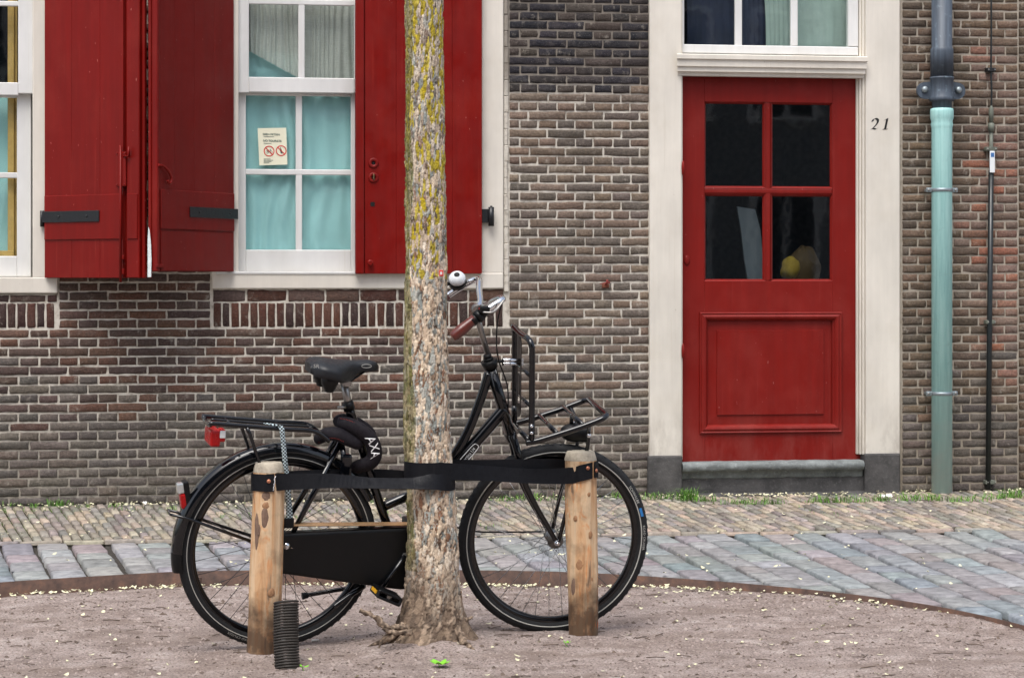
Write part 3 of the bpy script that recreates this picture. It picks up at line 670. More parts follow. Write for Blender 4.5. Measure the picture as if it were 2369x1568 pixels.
# house number
num = MB(); nib = Vector((.0070, 0, .0036)); pn = onY(2038, 287, fy)
def pen(pts, thick=1.0):
    P_ = spline([(pn.x + a * 1.15, fy - .0015, pn.z + b * 1.12) for a, b in pts], 10); n_ = nib * thick
    vs = [p - n_ for p in P_] + [p + n_ for p in P_]; n = len(P_); num.add(vs, [(i, i + 1, n + i + 1, n + i) for i in range(n - 1)])
pen([(-.046, .012), (-.040, .024), (-.028, .028), (-.017, .020), (-.020, .004), (-.036, -.016), (-.050, -.028)]); pen([(-.052, -.0275), (-.040, -.0255), (-.028, -.0285), (-.016, -.022)], .9)
pen([(.018, .018), (.030, .027), (.036, .029)], .7); pen([(.034, .029), (.028, 0), (.022, -.028)]); pen([(.010, -.0285), (.022, -.0285), (.036, -.0275)], .55)
num.build('house_number', 'black', doorway)
# hook in the wall
p = onY(1397, 655, 0); MT['hookred'] = m_plain('dull_red_paint', (120, 44, 38), .7, var=.2); hk = thing('wall_hook', p, 'small rusty iron hook with red paint in the brick pier', 'hook')
MT['rust'] = m_plain('rust', (110, 62, 45), 0.85, var=.3, scale=60, bump=.3)
q = MB(); q.tube([(p.x - .03, -.035, p.z - .004), (p.x, -.03, p.z), (p.x + .03, -.03, p.z + .004)], [.0025, .004, .006], 8); q.tube([(p.x + .012, .01, p.z - .012), (p.x + .012, -.03, p.z), (p.x + .014, -.034, p.z + .02)], [.008, .008, .006], 8); q.build('iron_pin', 'hookred', hk)
q = MB(); q.box(p.x - .012, p.x + .03, -.012, .01, p.z - .028, p.z - .004, .004); q.build('iron_plate', 'rust', hk)
# something yellow behind the door glass
y_ = thing('yellow_bundle', (wx(1845, .55), .5, wz(640, 1845, .5)), 'yellow knitted bundle faintly seen through the lower right door pane', 'bundle')
MT['yel'] = m_plain('yellow_knit', (140, 116, 36), 0.9, var=.2, scale=30, bump=.4)
q = MB(); cx_, cz_ = wx(1830, .4), wz(622, 1830, .4); rows = []
for j in range(13):
    t = math.pi * j / 12; rows.append([(cx_ + .055 * math.sin(t) * math.cos(2 * math.pi * i / 20) * (1 + .08 * math.sin(j * 2.2)), .42 + .06 * math.sin(t) * math.sin(2 * math.pi * i / 20), cz_ + .075 * math.cos(t)) for i in range(20)])
rows = [[(a + .02 * mn.noise(Vector((a * 22, b * 22, c_ * 22))), b, c_ + .02 * mn.noise(Vector((a * 18 + 4, b * 18, c_ * 18)))) for a, b, c_ in r__] for r__ in rows]
q.grid(rows, 20, 13, True); q.build('knit', 'yel', y_)

MT['bag'] = m_plain('brown_sack', (84, 66, 40), .9, var=.2, scale=12); MT['gboard'] = m_plain('grey_panel', (100, 108, 116), .7, var=.05, scale=5)
q = MB(); rows = []; cx_, cz_ = wx(1868, .55), wz(628, 1868, .55)
for j in range(13):
    t = math.pi * j / 12; rows.append([(cx_ + .10 * math.sin(t) * math.cos(2 * math.pi * i / 20), .6 + .08 * math.sin(t) * math.sin(2 * math.pi * i / 20), cz_ + .16 * math.cos(t) + .01 * math.sin(i * 1.3)) for i in range(20)])
rows = [[(a + .05 * mn.noise(Vector((a * 9, b * 9, c_ * 9))), b, c_ + .06 * mn.noise(Vector((a * 8 + 4, b * 8, c_ * 8)))) for a, b, c_ in r__] for r__ in rows]
q.grid(rows, 20, 13, True); o = q.build('sack', 'bag'); o['label'] = 'round brown sack behind the yellow bundle inside the door'; o['category'] = 'sack'
q = MB(); pol = [(wx(1735, .5), wz(690, 1735, .5)), (wx(1762, .5), wz(690, 1762, .5)), (wx(1764, .5), wz(600, 1762, .5)), (wx(1757, .5), wz(530, 1757, .5)), (wx(1745, .5), wz(485, 1745, .5)), (wx(1703, .5), wz(478, 1703, .5)), (wx(1712, .5), wz(530, 1712, .5)), (wx(1720, .5), wz(600, 1720, .5))]
q.prism(pol, Matrix(((1, 0, 0, 0), (0, 0, -1, .5), (0, 1, 0, 0), (0, 0, 0, 1))), .02); o = q.build('grey_board', 'gboard'); o['label'] = 'curved grey board standing behind the lower left door pane'; o['category'] = 'board'
MT['palegreen'] = m_plain('pale_green_blind', (158, 174, 168), .9, var=.12, scale=9); MT['navy'] = m_plain('navy_cloth', (30, 38, 62), .9, var=.25, scale=9)
def fanblind(u0, u1, mat_, lab, edge=None, y=.13):
    rows = []; n = 16
    for j in range(n):
        v = 118 - 330 * j / (n - 1); a = u0 if edge is None else edge(v); rows.append([(wx(a + (u1 - a) * i / 19, y), y + .006 * math.sin(i * 1.9 + j * .2), wz(v, 1770, y)) for i in range(20)])
    o = MB().grid(rows, 20, n).build('window_blind', mat_); o['label'] = lab; o['category'] = 'blind'
fanblind(1834, 1975, 'palegreen', 'pale green blind behind the right pane of the light above the door')
fanblind(1750, 1832, 'palegreen', 'pale curved blind edge behind the middle pane above the door', lambda v: 1772 - .004 * max(0, 60 - v) ** 1.6 + .0 if v < 60 else 1772 - .0, .16)
fanblind(1712, 1776, 'navy', 'navy blue cloth behind the middle pane above the door', None, .19)
fanblind(1590, 1708, 'navy', 'dark navy cloth behind the left pane above the door', None, .24)
# ------------------------------------------------------------------ downpipe
def m_pipe(name, cols, dirty):
    k = Mat(name, 0.5, spec=0.4); v = k.map(k.pos(), (40, 40, 2.2)); n = k.noise(1.0, 5, 0.65, v)
    c = k.ramp(n, [(0.28, S(*cols[0])), (0.55, S(*cols[1])), (0.8, S(*cols[2]))])
    c = k.mix(k.ramp(k.noise(22, 4, .6), [(0.58, 0), (0.72, 0.55)]), c, S(*cols[3]))
    if dirty:
        z = k.xyz(k.pos(), 2); c = k.mix(k.math('MULTIPLY', k.mrange(z, 0.75, 0.1), k.mrange(k.noise(7, 4), .3, .6, .3, .8)), c, S(184, 198, 194))
        c = k.mix(k.ramp(k.noise(1, 3, .6, k.map(k.pos(), (16, 16, 5))), [(0.7, 0), (0.76, .5)]), c, S(185, 215, 214))
    return k.color(c).bump(k.noise(30, 5), 0.12, 0.004).m
MT['pipe'] = m_pipe('verdigris_paint', [(136, 186, 184), (164, 210, 206), (184, 223, 219), (148, 188, 186)], True)
MT['lead'] = m_pipe('lead_grey_paint', [(52, 60, 70), (76, 86, 98), (98, 110, 122), (126, 146, 156)], False)
MT['zinc'] = m_plain('zinc', (150, 160, 164), .45, .8, var=.15)
yp = -.085; px_ = wx(2179, yp); rp = .061
dp = thing('downpipe', (px_, yp, 0), 'turquoise downpipe with dark grey upper section fixed to the brick wall', 'downpipe')
def zp(v): return wz(v, 2179, yp)
mp = Matrix.Translation((px_, yp, 0))
MB().lathe([(rp, -.02), (rp * 1.0, zp(300)), (rp * 1.02, zp(296)), (rp * 1.08, zp(288)), (rp * 1.02, zp(281)), (rp * 1.13, zp(274)), (rp * 1.14, zp(258)), (rp * 1.09, zp(252)), (rp * .95, zp(251))], mp, 32).build('lower_pipe', 'pipe', dp)
up = MB().lathe([(rp * .96, zp(262)), (rp * .97, zp(180)), (rp * 1.10, zp(184)), (rp * 1.12, zp(118)), (rp * 1.06, zp(112)), (rp, zp(111)), (rp, 3.6)], mp, 32).build('upper_pipe', 'lead', dp)
q = MB(); zc_ = zp(208); q.lathe([(rp * 1.16, zp(234)), (rp * 1.2, zp(232)), (rp * 1.2, zp(226)), (rp * 1.12, zp(224)), (rp * 1.12, zp(184)), (rp * 1.17, zp(183)), (rp * 1.17, zp(179)), (rp, zp(178))], mp, 32)
for sx in (-1, 1):
    pol = [(rp * .9, -.055), (.10, -.055)] + [(.10 + .05 * math.cos(a), -.005 + .05 * math.sin(a)) for a in [R(x) for x in range(-90, 91, 18)]] + [(rp * .9, .05)]
    if sx < 0: pol = [(-x, y) for x, y in reversed(pol)]
    q.prism(pol, Matrix.Translation((px_, -.055, zc_)) @ Matrix.Rotation(R(90), 4, 'X'), .022)
cl = q.build('pipe_clamp', 'lead', dp)
for sx in (-1, 1): MB().lathe([(.02, 0), (.02, .012), (.014, .02), (.004, .022)], Matrix.Translation((px_ + sx * .105, -.077, zc_)) @ Matrix.Rotation(R(90), 4, 'X'), 12).build('bolt_head', 'zinc', cl)
for v_ in (440, 910):
    q = MB(); z = zp(v_); q.lathe([(rp * 1.02, -.011), (rp * 1.08, -.008), (rp * 1.08, .008), (rp * 1.02, .011)], Matrix.Translation((px_, yp, z)), 32)
    for sx in (-1, 1): q.box(px_ + sx * rp * .95, px_ + sx * .098, yp - .006, yp + .006, z - .014, z + .014, .005); q.box(px_ + sx * .07, px_ + sx * .08, yp + .005, .02, z - .008, z + .008, .002)
    bo = q.build('pipe_bracket', 'zinc', dp)
    for sx in (-1, 1): MB().lathe([(.008, 0), (.007, .004), (.002, .005)], Matrix.Translation((px_ + sx * .084, yp - .006, z)) @ Matrix.Rotation(R(90), 4, 'X'), 10).build('screw_head', 'steelgrey', bo)
# cable conduit
yk = -.03; kx = wx(2293, yk); ck = thing('cable_conduit', (kx, yk, 0), 'thin black cable conduit with white tag right of the downpipe', 'conduit')
def zk(v): return wz(v, 2293, yk)
MT['conduit'] = m_plain('dark_conduit', (26, 32, 34), .4, var=.3, scale=20); MT['fit'] = m_plain('grey_green_fitting', (96, 100, 90), .6, var=.2); MT['tagw'] = m_plain('white_plastic_tag', (225, 228, 230), .5, var=.03); MT['tagb'] = m_plain('blue_mark', (60, 110, 170), .5)
xo = wx(2288, yk)
q = MB(); q.tube([(xo - .006, yk, zk(1135)), (kx - .01, yk, zk(745)), (kx, yk, zk(395))], .016, 12); q.build('conduit_pipe', 'conduit', ck)
q = MB(); q.tube([(kx, yk, zk(400)), (kx, yk, zk(300))], .012, 10); q.build('sleeve', 'fit', ck)
q = MB(); q.tube([(kx, yk, zk(305)), (kx, yk, zk(285))], .02, 6); q.tube([(kx, yk, zk(286)), (kx, yk, zk(262)), (kx, yk, zk(252)), (kx + .002, yk, zk(245))], [.011, .016, .014, .006], 10); q.build('cable_gland', 'fit', ck)
q = MB(); q.tube(spline([(kx + .001, yk, zk(252)), (kx + .003, yk, zk(210)), (kx - .001, yk, zk(164)), (kx + .001, yk, zk(60)), (kx - .001, yk, 3.5)], 5), .0055, 8); q.build('cable', 'conduit', ck)
for v_, w_ in ((162, .028), (345, .036), (745, .03), (1115, .032)):
    q = MB(); q.box(kx - w_ - .006 * (v_ > 700), kx + w_ - .006 * (v_ > 700), yk - .012, .01, zk(v_) - .012, zk(v_) + .012, .003); bo = q.build('saddle_clip', 'fit' if v_ > 300 else 'iron', ck)
    for sx in (-.7, .7): MB().lathe([(.005, 0), (.004, .003), (.001, .004)], Matrix.Translation((kx + sx * w_, yk - .012, zk(v_))) @ Matrix.Rotation(R(90), 4, 'X'), 8).build('screw_head', 'steelgrey', bo)
q = MB(); q.box(kx - .016, kx + .016, yk - .021, yk - .0165, zk(400), zk(350), .004); tg = q.build('cable_tag', 'tagw', ck)
q = MB(); q.box(kx - .010, kx + .010, yk - .0222, yk - .021, zk(364), zk(354)); q.build('blue_mark', 'tagb', tg)
# ------------------------------------------------------------------ invented houses behind the camera, added to shade the street and show in the panes
MT['oppbrick'] = m_plain('added_brown_brick', (62, 60, 62), .9, var=.25, scale=6); MT['opplight'] = m_plain('added_pale_plaster', (120, 124, 126), .9, var=.1, scale=4)
for hi, (hx0, hx1, hh, mt_, lab) in enumerate(((-13.5, -6.1, 9.5, 'oppbrick', 'left brown brick row house added out of view behind the viewer for shade and reflections'), (-6.0, .9, 8.6, 'oppbrick', 'middle brown brick row house added out of view behind the viewer for shade and reflections'), (1.0, 8.0, 9.2, 'opplight', 'pale plastered row house added out of view behind the viewer for shade and reflections'))):
    t = thing('added_row_house', ((hx0 + hx1) / 2, -19, 0), lab, 'house', 'added row houses across the street, out of view'); q = MB(); q.box(hx0, hx1, -25, -19, -.2, hh); wl_ = q.build('wall', mt_, t)
    q = MB(); q.add([(hx0, -18.9, hh), (hx1, -18.9, hh), (hx1, -22, hh + 2.6), (hx0, -22, hh + 2.6), (hx1, -25.1, hh), (hx0, -25.1, hh)], [(0, 1, 2, 3), (3, 2, 4, 5), (0, 3, 5), (1, 4, 2)]); q.build('roof', 'iron', t)
    for r_ in range(3):
        for c_ in range(4):
            x = hx0 + .95 + c_ * (hx1 - hx0 - 1.9) / 3; z = .9 + r_ * 2.75; door_ = r_ == 0 and c_ == 1; z0_ = .15 if door_ else z
            q = MB(); ring_profile(q, x - .55, x + .55, z0_, z + 1.7, [(0, -19), (0, -18.93), (.09, -18.93), (.09, -19.0)]); wo_ = q.build('window' if not door_ else 'door', 'white', t)
            q = MB(); q.box(x - .46, x + .46, -18.99, -18.97, z0_ + .09, z + 1.61); q.build('pane' if not door_ else 'door_leaf', 'room', wo_)
            if not door_: q = MB(); q.box(x - .03, x + .03, -18.968, -18.94, z0_ + .09, z + 1.61); q.build('glazing_bar', 'white', wo_)
# ------------------------------------------------------------------ ground
def m_soil():
    k = Mat('bare_soil', 0.95, spec=0.2)
    n = k.noise(7, 8, 0.7); c = k.ramp(n, [(0.28, S(126, 112, 104)), (0.5, S(168, 153, 146)), (0.72, S(200, 187, 180))])
    s2 = k.noise(120, 5, 0.7); c = k.mix(k.ramp(s2, [(0.38, 0.8), (0.54, 0.0)]), c, S(88, 76, 71))
    s3 = k.noise(260, 3, .6); c = k.mix(k.ramp(s3, [(0.6, 0), (0.7, .6)]), c, S(196, 184, 178))
    x = k.map(k.pos(), (2.2, 9, 1)); c = k.mix(k.ramp(k.noise(1, 5, .6, x), [(0.54, 0), (0.68, .5)]), c, S(120, 104, 95))
    c = k.mix(k.ramp(k.noise(1.5, 6, .65, k.map(k.pos(), (1, 2.2, 1))), [(0.48, 0), (0.66, .55)]), c, S(124, 108, 98))
    return k.color(c).bump(k.mix(.5, k.noise(75, 8, .75), k.noise(19, 6, .7)), 1.0, 0.02).m
MT['soil'] = m_soil()
def m_jointsoil():
    k = Mat('joint_sand', 0.95, spec=.2); c = k.ramp(k.noise(20, 6, .7), [(0.3, S(40, 37, 31)), (0.7, S(76, 71, 60))])
    y = k.xyz(k.pos(), 1); g = k.math('MULTIPLY', k.ramp(k.noise(4.5, 4, .6), [(0.44, 0), (0.56, 1)]), k.mrange(y, -1.6, -.5))
    c = k.mix(g, c, S(74, 96, 40)); return k.color(c).bump(k.noise(140, 4), .8, .006).m
MT['joint'] = m_jointsoil(); MT['joint2'] = m_plain('dark_joint_soil', (50, 46, 41), .95, var=.25, scale=40, bump=.5)
def m_paver(name, sc1):
    k = Mat(name, 0.72, spec=.35); c = k.piece(); n = k.noise(sc1, 6, .65)
    c = k.mix(k.ramp(n, [(0.3, 0.0), (0.72, 1.0)]), k.mix(1, c, (.60, .60, .61, 1), 'MULTIPLY'), k.mix(1, c, (1.38, 1.37, 1.36, 1), 'MULTIPLY'))
    c = k.mix(k.ramp(k.noise(90, 4), [(0.6, 0), (0.75, .4)]), c, S(70, 66, 60))
    return k.color(c).bump(k.noise(60, 6, .7), .5, .006).m
MT['paver'] = m_paver('yellow_clinker', 28); MT['sett'] = m_paver('stone_sett', 17)
g = MB(); g.add([(-150, -150, -.16), (150, -150, -.16), (150, 60, -.16), (-150, 60, -.16)], [(0, 1, 2, 3)]); go = g.build('ground', 'soil'); go['kind'] = 'structure'
# edge of the tree bed: steel strip (photo polyline on the street plane)
EP = [(-260, 1374), (-120, 1359), (0, 1347), (150, 1337), (308, 1327.6), (418, 1322), (568, 1319.5), (800, 1318), (1093, 1319), (1309, 1323), (1473, 1331.5), (1680, 1346), (1913, 1368), (2147, 1399), (2369, 1447), (2560, 1508), (2700, 1580)]
EW = [onZ(u, v, 0) for u, v in EP]; EC = spline(EW, 12)
def y_edge(x):
    for a, b in zip(EC, EC[1:]):
        if a.x <= x <= b.x: return a.y + (b.y - a.y) * (x - a.x) / max(1e-6, b.x - a.x)
    return EC[0].y - (EC[0].x - x) * .35 if x < EC[0].x else EC[-1].y - (x - EC[-1].x) * 1.5
BL, BR_ = onZ(0, 1254, 0), onZ(2369, 1222, 0)
def y_bnd(x): return BL.y + (BR_.y - BL.y) * (x - BL.x) / (BR_.x - BL.x)
# pavements: base sheets
def sheet(name, x0, x1, ya, yb, z, mat, n=60):
    rows = [[(x0 + (x1 - x0) * i / n, ya(x0 + (x1 - x0) * i / n), z) for i in range(n + 1)], [(x0 + (x1 - x0) * i / n, yb(x0 + (x1 - x0) * i / n), z) for i in range(n + 1)]]
    o = MB().grid(rows, n + 1, 2).build(name, mat); o['kind'] = 'structure'; return o
X0, X1 = -5.6, 4.4
pave = sheet('pavement', X0, X1, lambda x: y_bnd(x), lambda x: .02, -.018, 'joint')
street = sheet('cobbled_street', X0 - .6, X1, lambda x: max(y_edge(x), -9.0) + .01, lambda x: y_bnd(x), -.034, 'joint2', 140)
def block_geo(L, W, H, seed, dome, nx, ny, bev):
    r = random.Random(seed); xs = [-L / 2, -L / 2 + bev] + [-L / 2 + bev + (L - 2 * bev) * i / (nx - 3) for i in range(1, nx - 3)] + [L / 2 - bev, L / 2]
    ys = [-W / 2, -W / 2 + bev] + [-W / 2 + bev + (W - 2 * bev) * i / (ny - 3) for i in range(1, ny - 3)] + [W / 2 - bev, W / 2]; V = []; off = Vector((r.random() * 40, r.random() * 40, 0))
    tx, ty = r.uniform(-.02, .02), r.uniform(-.02, .02)
    for j, y in enumerate(ys):
        for i, x in enumerate(xs):
            e = i in (0, nx - 1) or j in (0, ny - 1); cr = i in (0, nx - 1) and j in (0, ny - 1)
            z = dome * (1 - (2 * x / L) ** 2) * (1 - (2 * y / W) ** 2) + mn.noise(Vector((x * 14, y * 14, 0)) + off) * bev * .35 + tx * x + ty * y - (bev * .9 if e else 0)
            jx = r.uniform(-1, 1) * bev * .35; V.append((x * (.96 if cr else 1) + jx, y * (.94 if cr else 1) + r.uniform(-1, 1) * bev * .35, z))
    Fc = [(j * nx + i, j * nx + i + 1, (j + 1) * nx + i + 1, (j + 1) * nx + i) for j in range(ny - 1) for i in range(nx - 1)]
    ring = list(range(nx)) + [j * nx + nx - 1 for j in range(1, ny)] + [(ny - 1) * nx + i for i in range(nx - 2, -1, -1)] + [j * nx for j in range(ny - 2, 0, -1)]
    o = len(V); V += [(V[i][0], V[i][1], -H) for i in ring]; n = len(ring)
    Fc += [(ring[k], o + k, o + (k + 1) % n, ring[(k + 1) % n]) for k in range(n)]
    return V, Fc
def bmeshes(nm, mat, L, W, H, n, dome, nx, ny, bev):
    out = []
    for i in range(n):
        V, Fc = block_geo(L, W, H, i * 7 + 3, dome, nx, ny, bev); me = bpy.data.meshes.new(nm); me.from_pydata(V, [], Fc)
        me.polygons.foreach_set('use_smooth', [True] * len(Fc)); me.materials.append(MT[mat]); out.append(me)
    return out
PVM = bmeshes('paver', 'paver', .0385, .19, .05, 10, .001, 4, 5, .005); STM = bmeshes('sett', 'sett', .15, .22, .06, 14, .0012, 6, 6, .008)
def tw(x): return .133 - .17 * (x + 2.4) / 4.2       # fan of the joint lines across the street
PV = []
x = X0
while x < X1:
    t = tw(x); yb = y_bnd(x) + .058; yy = rnd(.0, .19)
    while True:
        L = .2 + rnd(-.012, .012); ya, yn = min(yy, -.004), yy - L
        if -5.5 < x < 4.3 and (ya + yn) / 2 - .05 > yb - .06:
            ym = (ya + yn) / 2 - rnd(0, 0)
            lo = max(yn, yb)
            if ya - lo > .05: PV.append((x + t * (-(ya + lo) / 2), (ya + lo) / 2, ya - lo, math.atan(t), 0))
        yy = yn
        if yy < yb: break
    x += .0515 + rnd(-.002, .002)
    # random start offset for the next strip
    # handled by shifting the first stone
PV2 = []
for (px0, yc, L, a, k) in PV: PV2.append((px0, yc, L, a, k))
x = -5.5
while x < 4.3:
    PV2.append((x + .1, y_bnd(x) + .028, .2, math.pi / 2, 1)); x += .2 + rnd(-.005, .012)
CPAL = [(146, 138, 126), (154, 144, 131), (135, 129, 120), (162, 149, 133), (142, 136, 127), (127, 122, 116), (164, 153, 137), (137, 131, 126)]
order = sorted(range(len(PV2)), key=lambda i: (PV2[i][1] - CAM.y) + (0 if -3.0 < PV2[i][0] < 2.6 else 9)); top = set(order[:290]); fld = MB(); fld.col = []
for i, (px0, yc, L, a, k) in enumerate(PV2):
    me = random.choice(PVM); col = jit(S(*random.choice(CPAL)), .2); z = rnd(-.004, .003) + .002 * math.sin(px0 * 5); m = Matrix.Translation((px0, yc, z)) @ Matrix.Rotation(a + rnd(-.02, .02), 4, 'Z') @ Matrix.Rotation(rnd(-.03, .03), 4, 'Y') @ Matrix.Diagonal((1, (L - .006) / .19, 1, 1))
    if i in top:
        o = link('paver', me, pave, (0, 0, 0)); o.matrix_local = Matrix.Translation(-ORG[pave]) @ m; o.color = col
    else:
        fld.add([m @ v.co for v in me.vertices], [tuple(p.vertices) for p in me.polygons], True); fld.col += [col] * len(me.vertices)
f = fld.build('paver_field', 'paver', pave, kind='stuff'); f.color = (0, 0, 0, 1)
SPAL = [(140, 139, 140), (133, 138, 141), (145, 145, 145), (140, 134, 136), (131, 138, 139), (143, 146, 148), (138, 130, 130), (124, 132, 136), (144, 138, 135), (134, 140, 139)]
x = -4.2; si = 0
while x < 3.4:
    t = tw(x); base_c = random.choice(SPAL); wd = .155 + rnd(-.02, .025); yb = y_bnd(x) - .012; yy = yb + (0 if si % 2 else rnd(-.1, 0))
    first = True
    while yy > -6.2:
        L = rnd(.19, .36); ya = yy if not first else yb; yn = yy - L; first = False
        ye = max(y_edge(x + t * (yb - yn) + dx_) for dx_ in (-wd / 2, 0, wd / 2)) + .006
        cut = max(yn, ye)
        if ya - cut > .06:
            yc = (ya + cut) / 2; xc = x + t * (yb - yc); L2 = ya - cut
            o = link('sett', random.choice(STM), street, (0, 0, 0))
            o.matrix_local = Matrix.Translation(-ORG[street]) @ Matrix.Translation((xc, yc, -.006 + rnd(-.004, .003))) @ Matrix.Rotation(math.atan(t) + rnd(-.03, .03), 4, 'Z') @ Matrix.Rotation(rnd(-.02, .02), 4, 'X') @ Matrix.Diagonal(((wd - .028) / .15, (L2 - .004) / .22, 1, 1))
            cc_ = random.choice(SPAL); o.color = jit(S(*[(a_ + b_) / 2 for a_, b_ in zip(cc_, base_c)]), .15)
        yy = yn
        if yy < ye: break
    x += wd; si += 1
# steel strip
def m_steel():
    k = Mat('rusty_steel', .75, .0, .4); c = k.ramp(k.noise(16, 6, .7), [(0.3, S(48, 36, 32)), (0.55, S(84, 62, 52)), (0.75, S(112, 78, 58))]); return k.color(c).bump(k.noise(60, 4), .4, .004).m
MT['edging'] = m_steel()
q = MB(); n = len(EC); loops = []
for i, p in enumerate(EC):
    t = (EC[min(i + 1, n - 1)] - EC[max(i - 1, 0)]).normalized(); nr = Vector((-t.y, t.x, 0))
    loops.append([(p - nr * .004 + Vector((0, 0, -.14))), (p - nr * .004 + Vector((0, 0, .001))), (p + nr * .004 + Vector((0, 0, .001))), (p + nr * .004 + Vector((0, 0, -.14)))])
q.grid(loops, 4, n); ed = thing('bed_edging', EW[7], 'rusty steel strip curving round the bare tree bed', 'edging'); q.build('steel_strip', 'edging', ed)
for u_, v_ in ((460, 1322),):
    p = onZ(u_, v_, 0); q = MB(); q.box(p.x - .012, p.x + .012, p.y - .02, p.y - .005, -.10, -.02, .004); q.build('joint_clip', 'edging', ed)

# tree bed soil
TB = atD(1000, 1492, 7.54); TB.z = 0; TREE = Vector((TB.x, TB.y, 0))
PL, PR = atD(613, 1512, 7.355), atD(1349, 1470, 7.735)
def soil_z(x, y):
    dx = x - TREE.x; s_ = y_edge(x) - y; r = math.hypot(dx, y - TREE.y)
    edge = -.066 if x < -.3 else (-.066 + (x + .3) * .056 if x < .2 else (-.038 + (x - .2) * .0333 if x < .74 else -.02 + min(x - .74, .6) * .008))
    b = -.030 + (edge + .030) * math.exp(-max(s_, 0) / .35)
    b += .045 * math.exp(-(r / .20) ** 2) + .012 * math.exp(-(r / .5) ** 2)
    for P_ in (PL, PR): b += .014 * math.exp(-(((x - P_.x) ** 2 + (y - P_.y) ** 2) / .016))
    v = Vector((x, y, 0))
    b += mn.noise(v * 2.1) * .008 + mn.noise(v * 7) * .0035 + mn.noise(v * 23) * .0035 + mn.noise(v * 60) * .0024
    b -= .014 * math.exp(-((y + 5.33 + .16 * (x + 2.5) + .02 * math.sin(x * 5)) / .035) ** 2) * (1 if x < -1.35 else max(0, 1 - (x + 1.35) * 5))
    if s_ < -.025: b = -.13
    return b
rows = []; nx, ny = 330, 190; xa, xb, ya_, yb_ = -3.2, 3.2, -6.3, -2.4
for j in range(ny):
    y = ya_ + (yb_ - ya_) * j / (ny - 1); rows.append([(xa + (xb - xa) * i / (nx - 1), y, soil_z(xa + (xb - xa) * i / (nx - 1), y)) for i in range(nx)])
bed = MB().grid(rows, nx, ny).build('tree_bed_soil', 'soil'); bed['kind'] = 'structure'
# seeds, crumbs, grass
MT['seed'] = m_plain('papery_seed', (214, 202, 170), .8, var=.25, scale=60)
MT['crumb'] = m_plain('soil_crumbs', (154, 141, 134), .95, var=.25, scale=12)
MT['bits'] = m_plain('dark_litter', (92, 79, 70), .95, var=.3, scale=15)
def leaf(mb, p, L, W, yaw, pitch, roll, curl=.25):
    m = Matrix.Translation(p) @ Matrix.Rotation(yaw, 4, 'Z') @ Matrix.Rotation(pitch, 4, 'Y') @ Matrix.Rotation(roll, 4, 'X'); vs = []
    for t, w_ in ((-1, .15), (-.6, .85), (0, 1), (.6, .8), (1, .12)):
        for s_ in (-1, 1): vs.append(m @ Vector((t * L / 2, s_ * w_ * W / 2, curl * W * (t * t) * .6)))
    mb.add(vs, [(2 * i, 2 * i + 1, 2 * i + 3, 2 * i + 2) for i in range(4)])
sd_ = MB(); cr = MB(); lt = MB(); rr = random.Random(3)
def seedat(x, y, z): leaf(sd_, Vector((x, y, z + .003)), rr.uniform(.010, .026), rr.uniform(.008, .017), rr.uniform(0, 6.3), rr.uniform(-.35, .35), rr.uniform(-.4, .4), .5)
for i in range(1300):
    x = rr.uniform(-3, 3); y = y_edge(x) - .012 - abs(rr.gauss(0, .09)); 
    if mn.noise(Vector((x * 2.3, 5, 0))) + rr.uniform(-.25, .4) > 0.0: seedat(x, y, soil_z(x, y) + rr.uniform(0, .008))
for i in range(1500):
    x = rr.uniform(-3, 3); y = rr.uniform(-6.2, -2.6)
    if y < y_edge(x) - .02 and rr.random() < .35 + .5 * mn.noise(Vector((x * 1.2, y * 1.2, 8))): seedat(x, y, soil_z(x, y))
for i in range(1000):
    x = rr.uniform(-3.1, 3.1); y = -.01 - abs(rr.gauss(0, .13))
    if d0 < x < d1 and y > -.08: y -= .08
    if mn.noise(Vector((x * 1.7, 9, 0))) + rr.uniform(-.3, .5) > 0: seedat(x, y, rr.uniform(0, .012))
for i in range(260):
    x = rr.uniform(-3, 3); y = rr.uniform(y_edge(x), -.1); seedat(x, y, .004)
o = sd_.build('fallen_seeds', 'seed'); o['kind'] = 'stuff'; o['label'] = 'pale papery seeds and petals scattered over soil and paving'; o['category'] = 'seeds'
TET = [(1, 0, -.5), (-.6, .8, -.5), (-.5, -.9, -.4), (.1, 0, .7), (.5, .6, .2)]
for i in range(15000):
    x = rr.uniform(-2.6, 2.6); y = rr.uniform(-6.2, -3.0)
    if y > y_edge(x) - .015: continue
    s_ = rr.uniform(.002, .0065) * (1.9 if rr.random() < .08 else 1); m = Matrix.Translation((x, y, soil_z(x, y) + s_ * .2)) @ Matrix.Rotation(rr.uniform(0, 6.3), 4, 'Z') @ Matrix.Diagonal((s_ * rr.uniform(.8, 2), s_, s_ * .8, 1))
    (cr if rr.random() < .62 else lt).add([m @ Vector(q) for q in TET], [(0, 4, 3), (4, 1, 3), (1, 2, 3), (2, 0, 3), (0, 1, 4)])
for i in range(420):
    x = rr.uniform(-2.6, 2.6); y = rr.uniform(-6.2, -3.0)
    if y > y_edge(x) - .02: continue
    L = rr.uniform(.02, .07); a = rr.gauss(0, .7); z = soil_z(x, y) + .002
    lt.tube([(x, y, z), (x + L * .5 * math.cos(a), y + L * .5 * math.sin(a), z + .003), (x + L * math.cos(a + .2), y + L * math.sin(a + .2), z)], rr.uniform(.0008, .002), 4)
o = cr.build('soil_crumbs', 'crumb'); o['kind'] = 'stuff'; o['label'] = 'loose crumbs of soil over the tree bed'; o['category'] = 'soil'
o = lt.build('leaf_litter', 'bits'); o['kind'] = 'stuff'; o['label'] = 'dark twig and leaf litter over the tree bed'; o['category'] = 'litter'
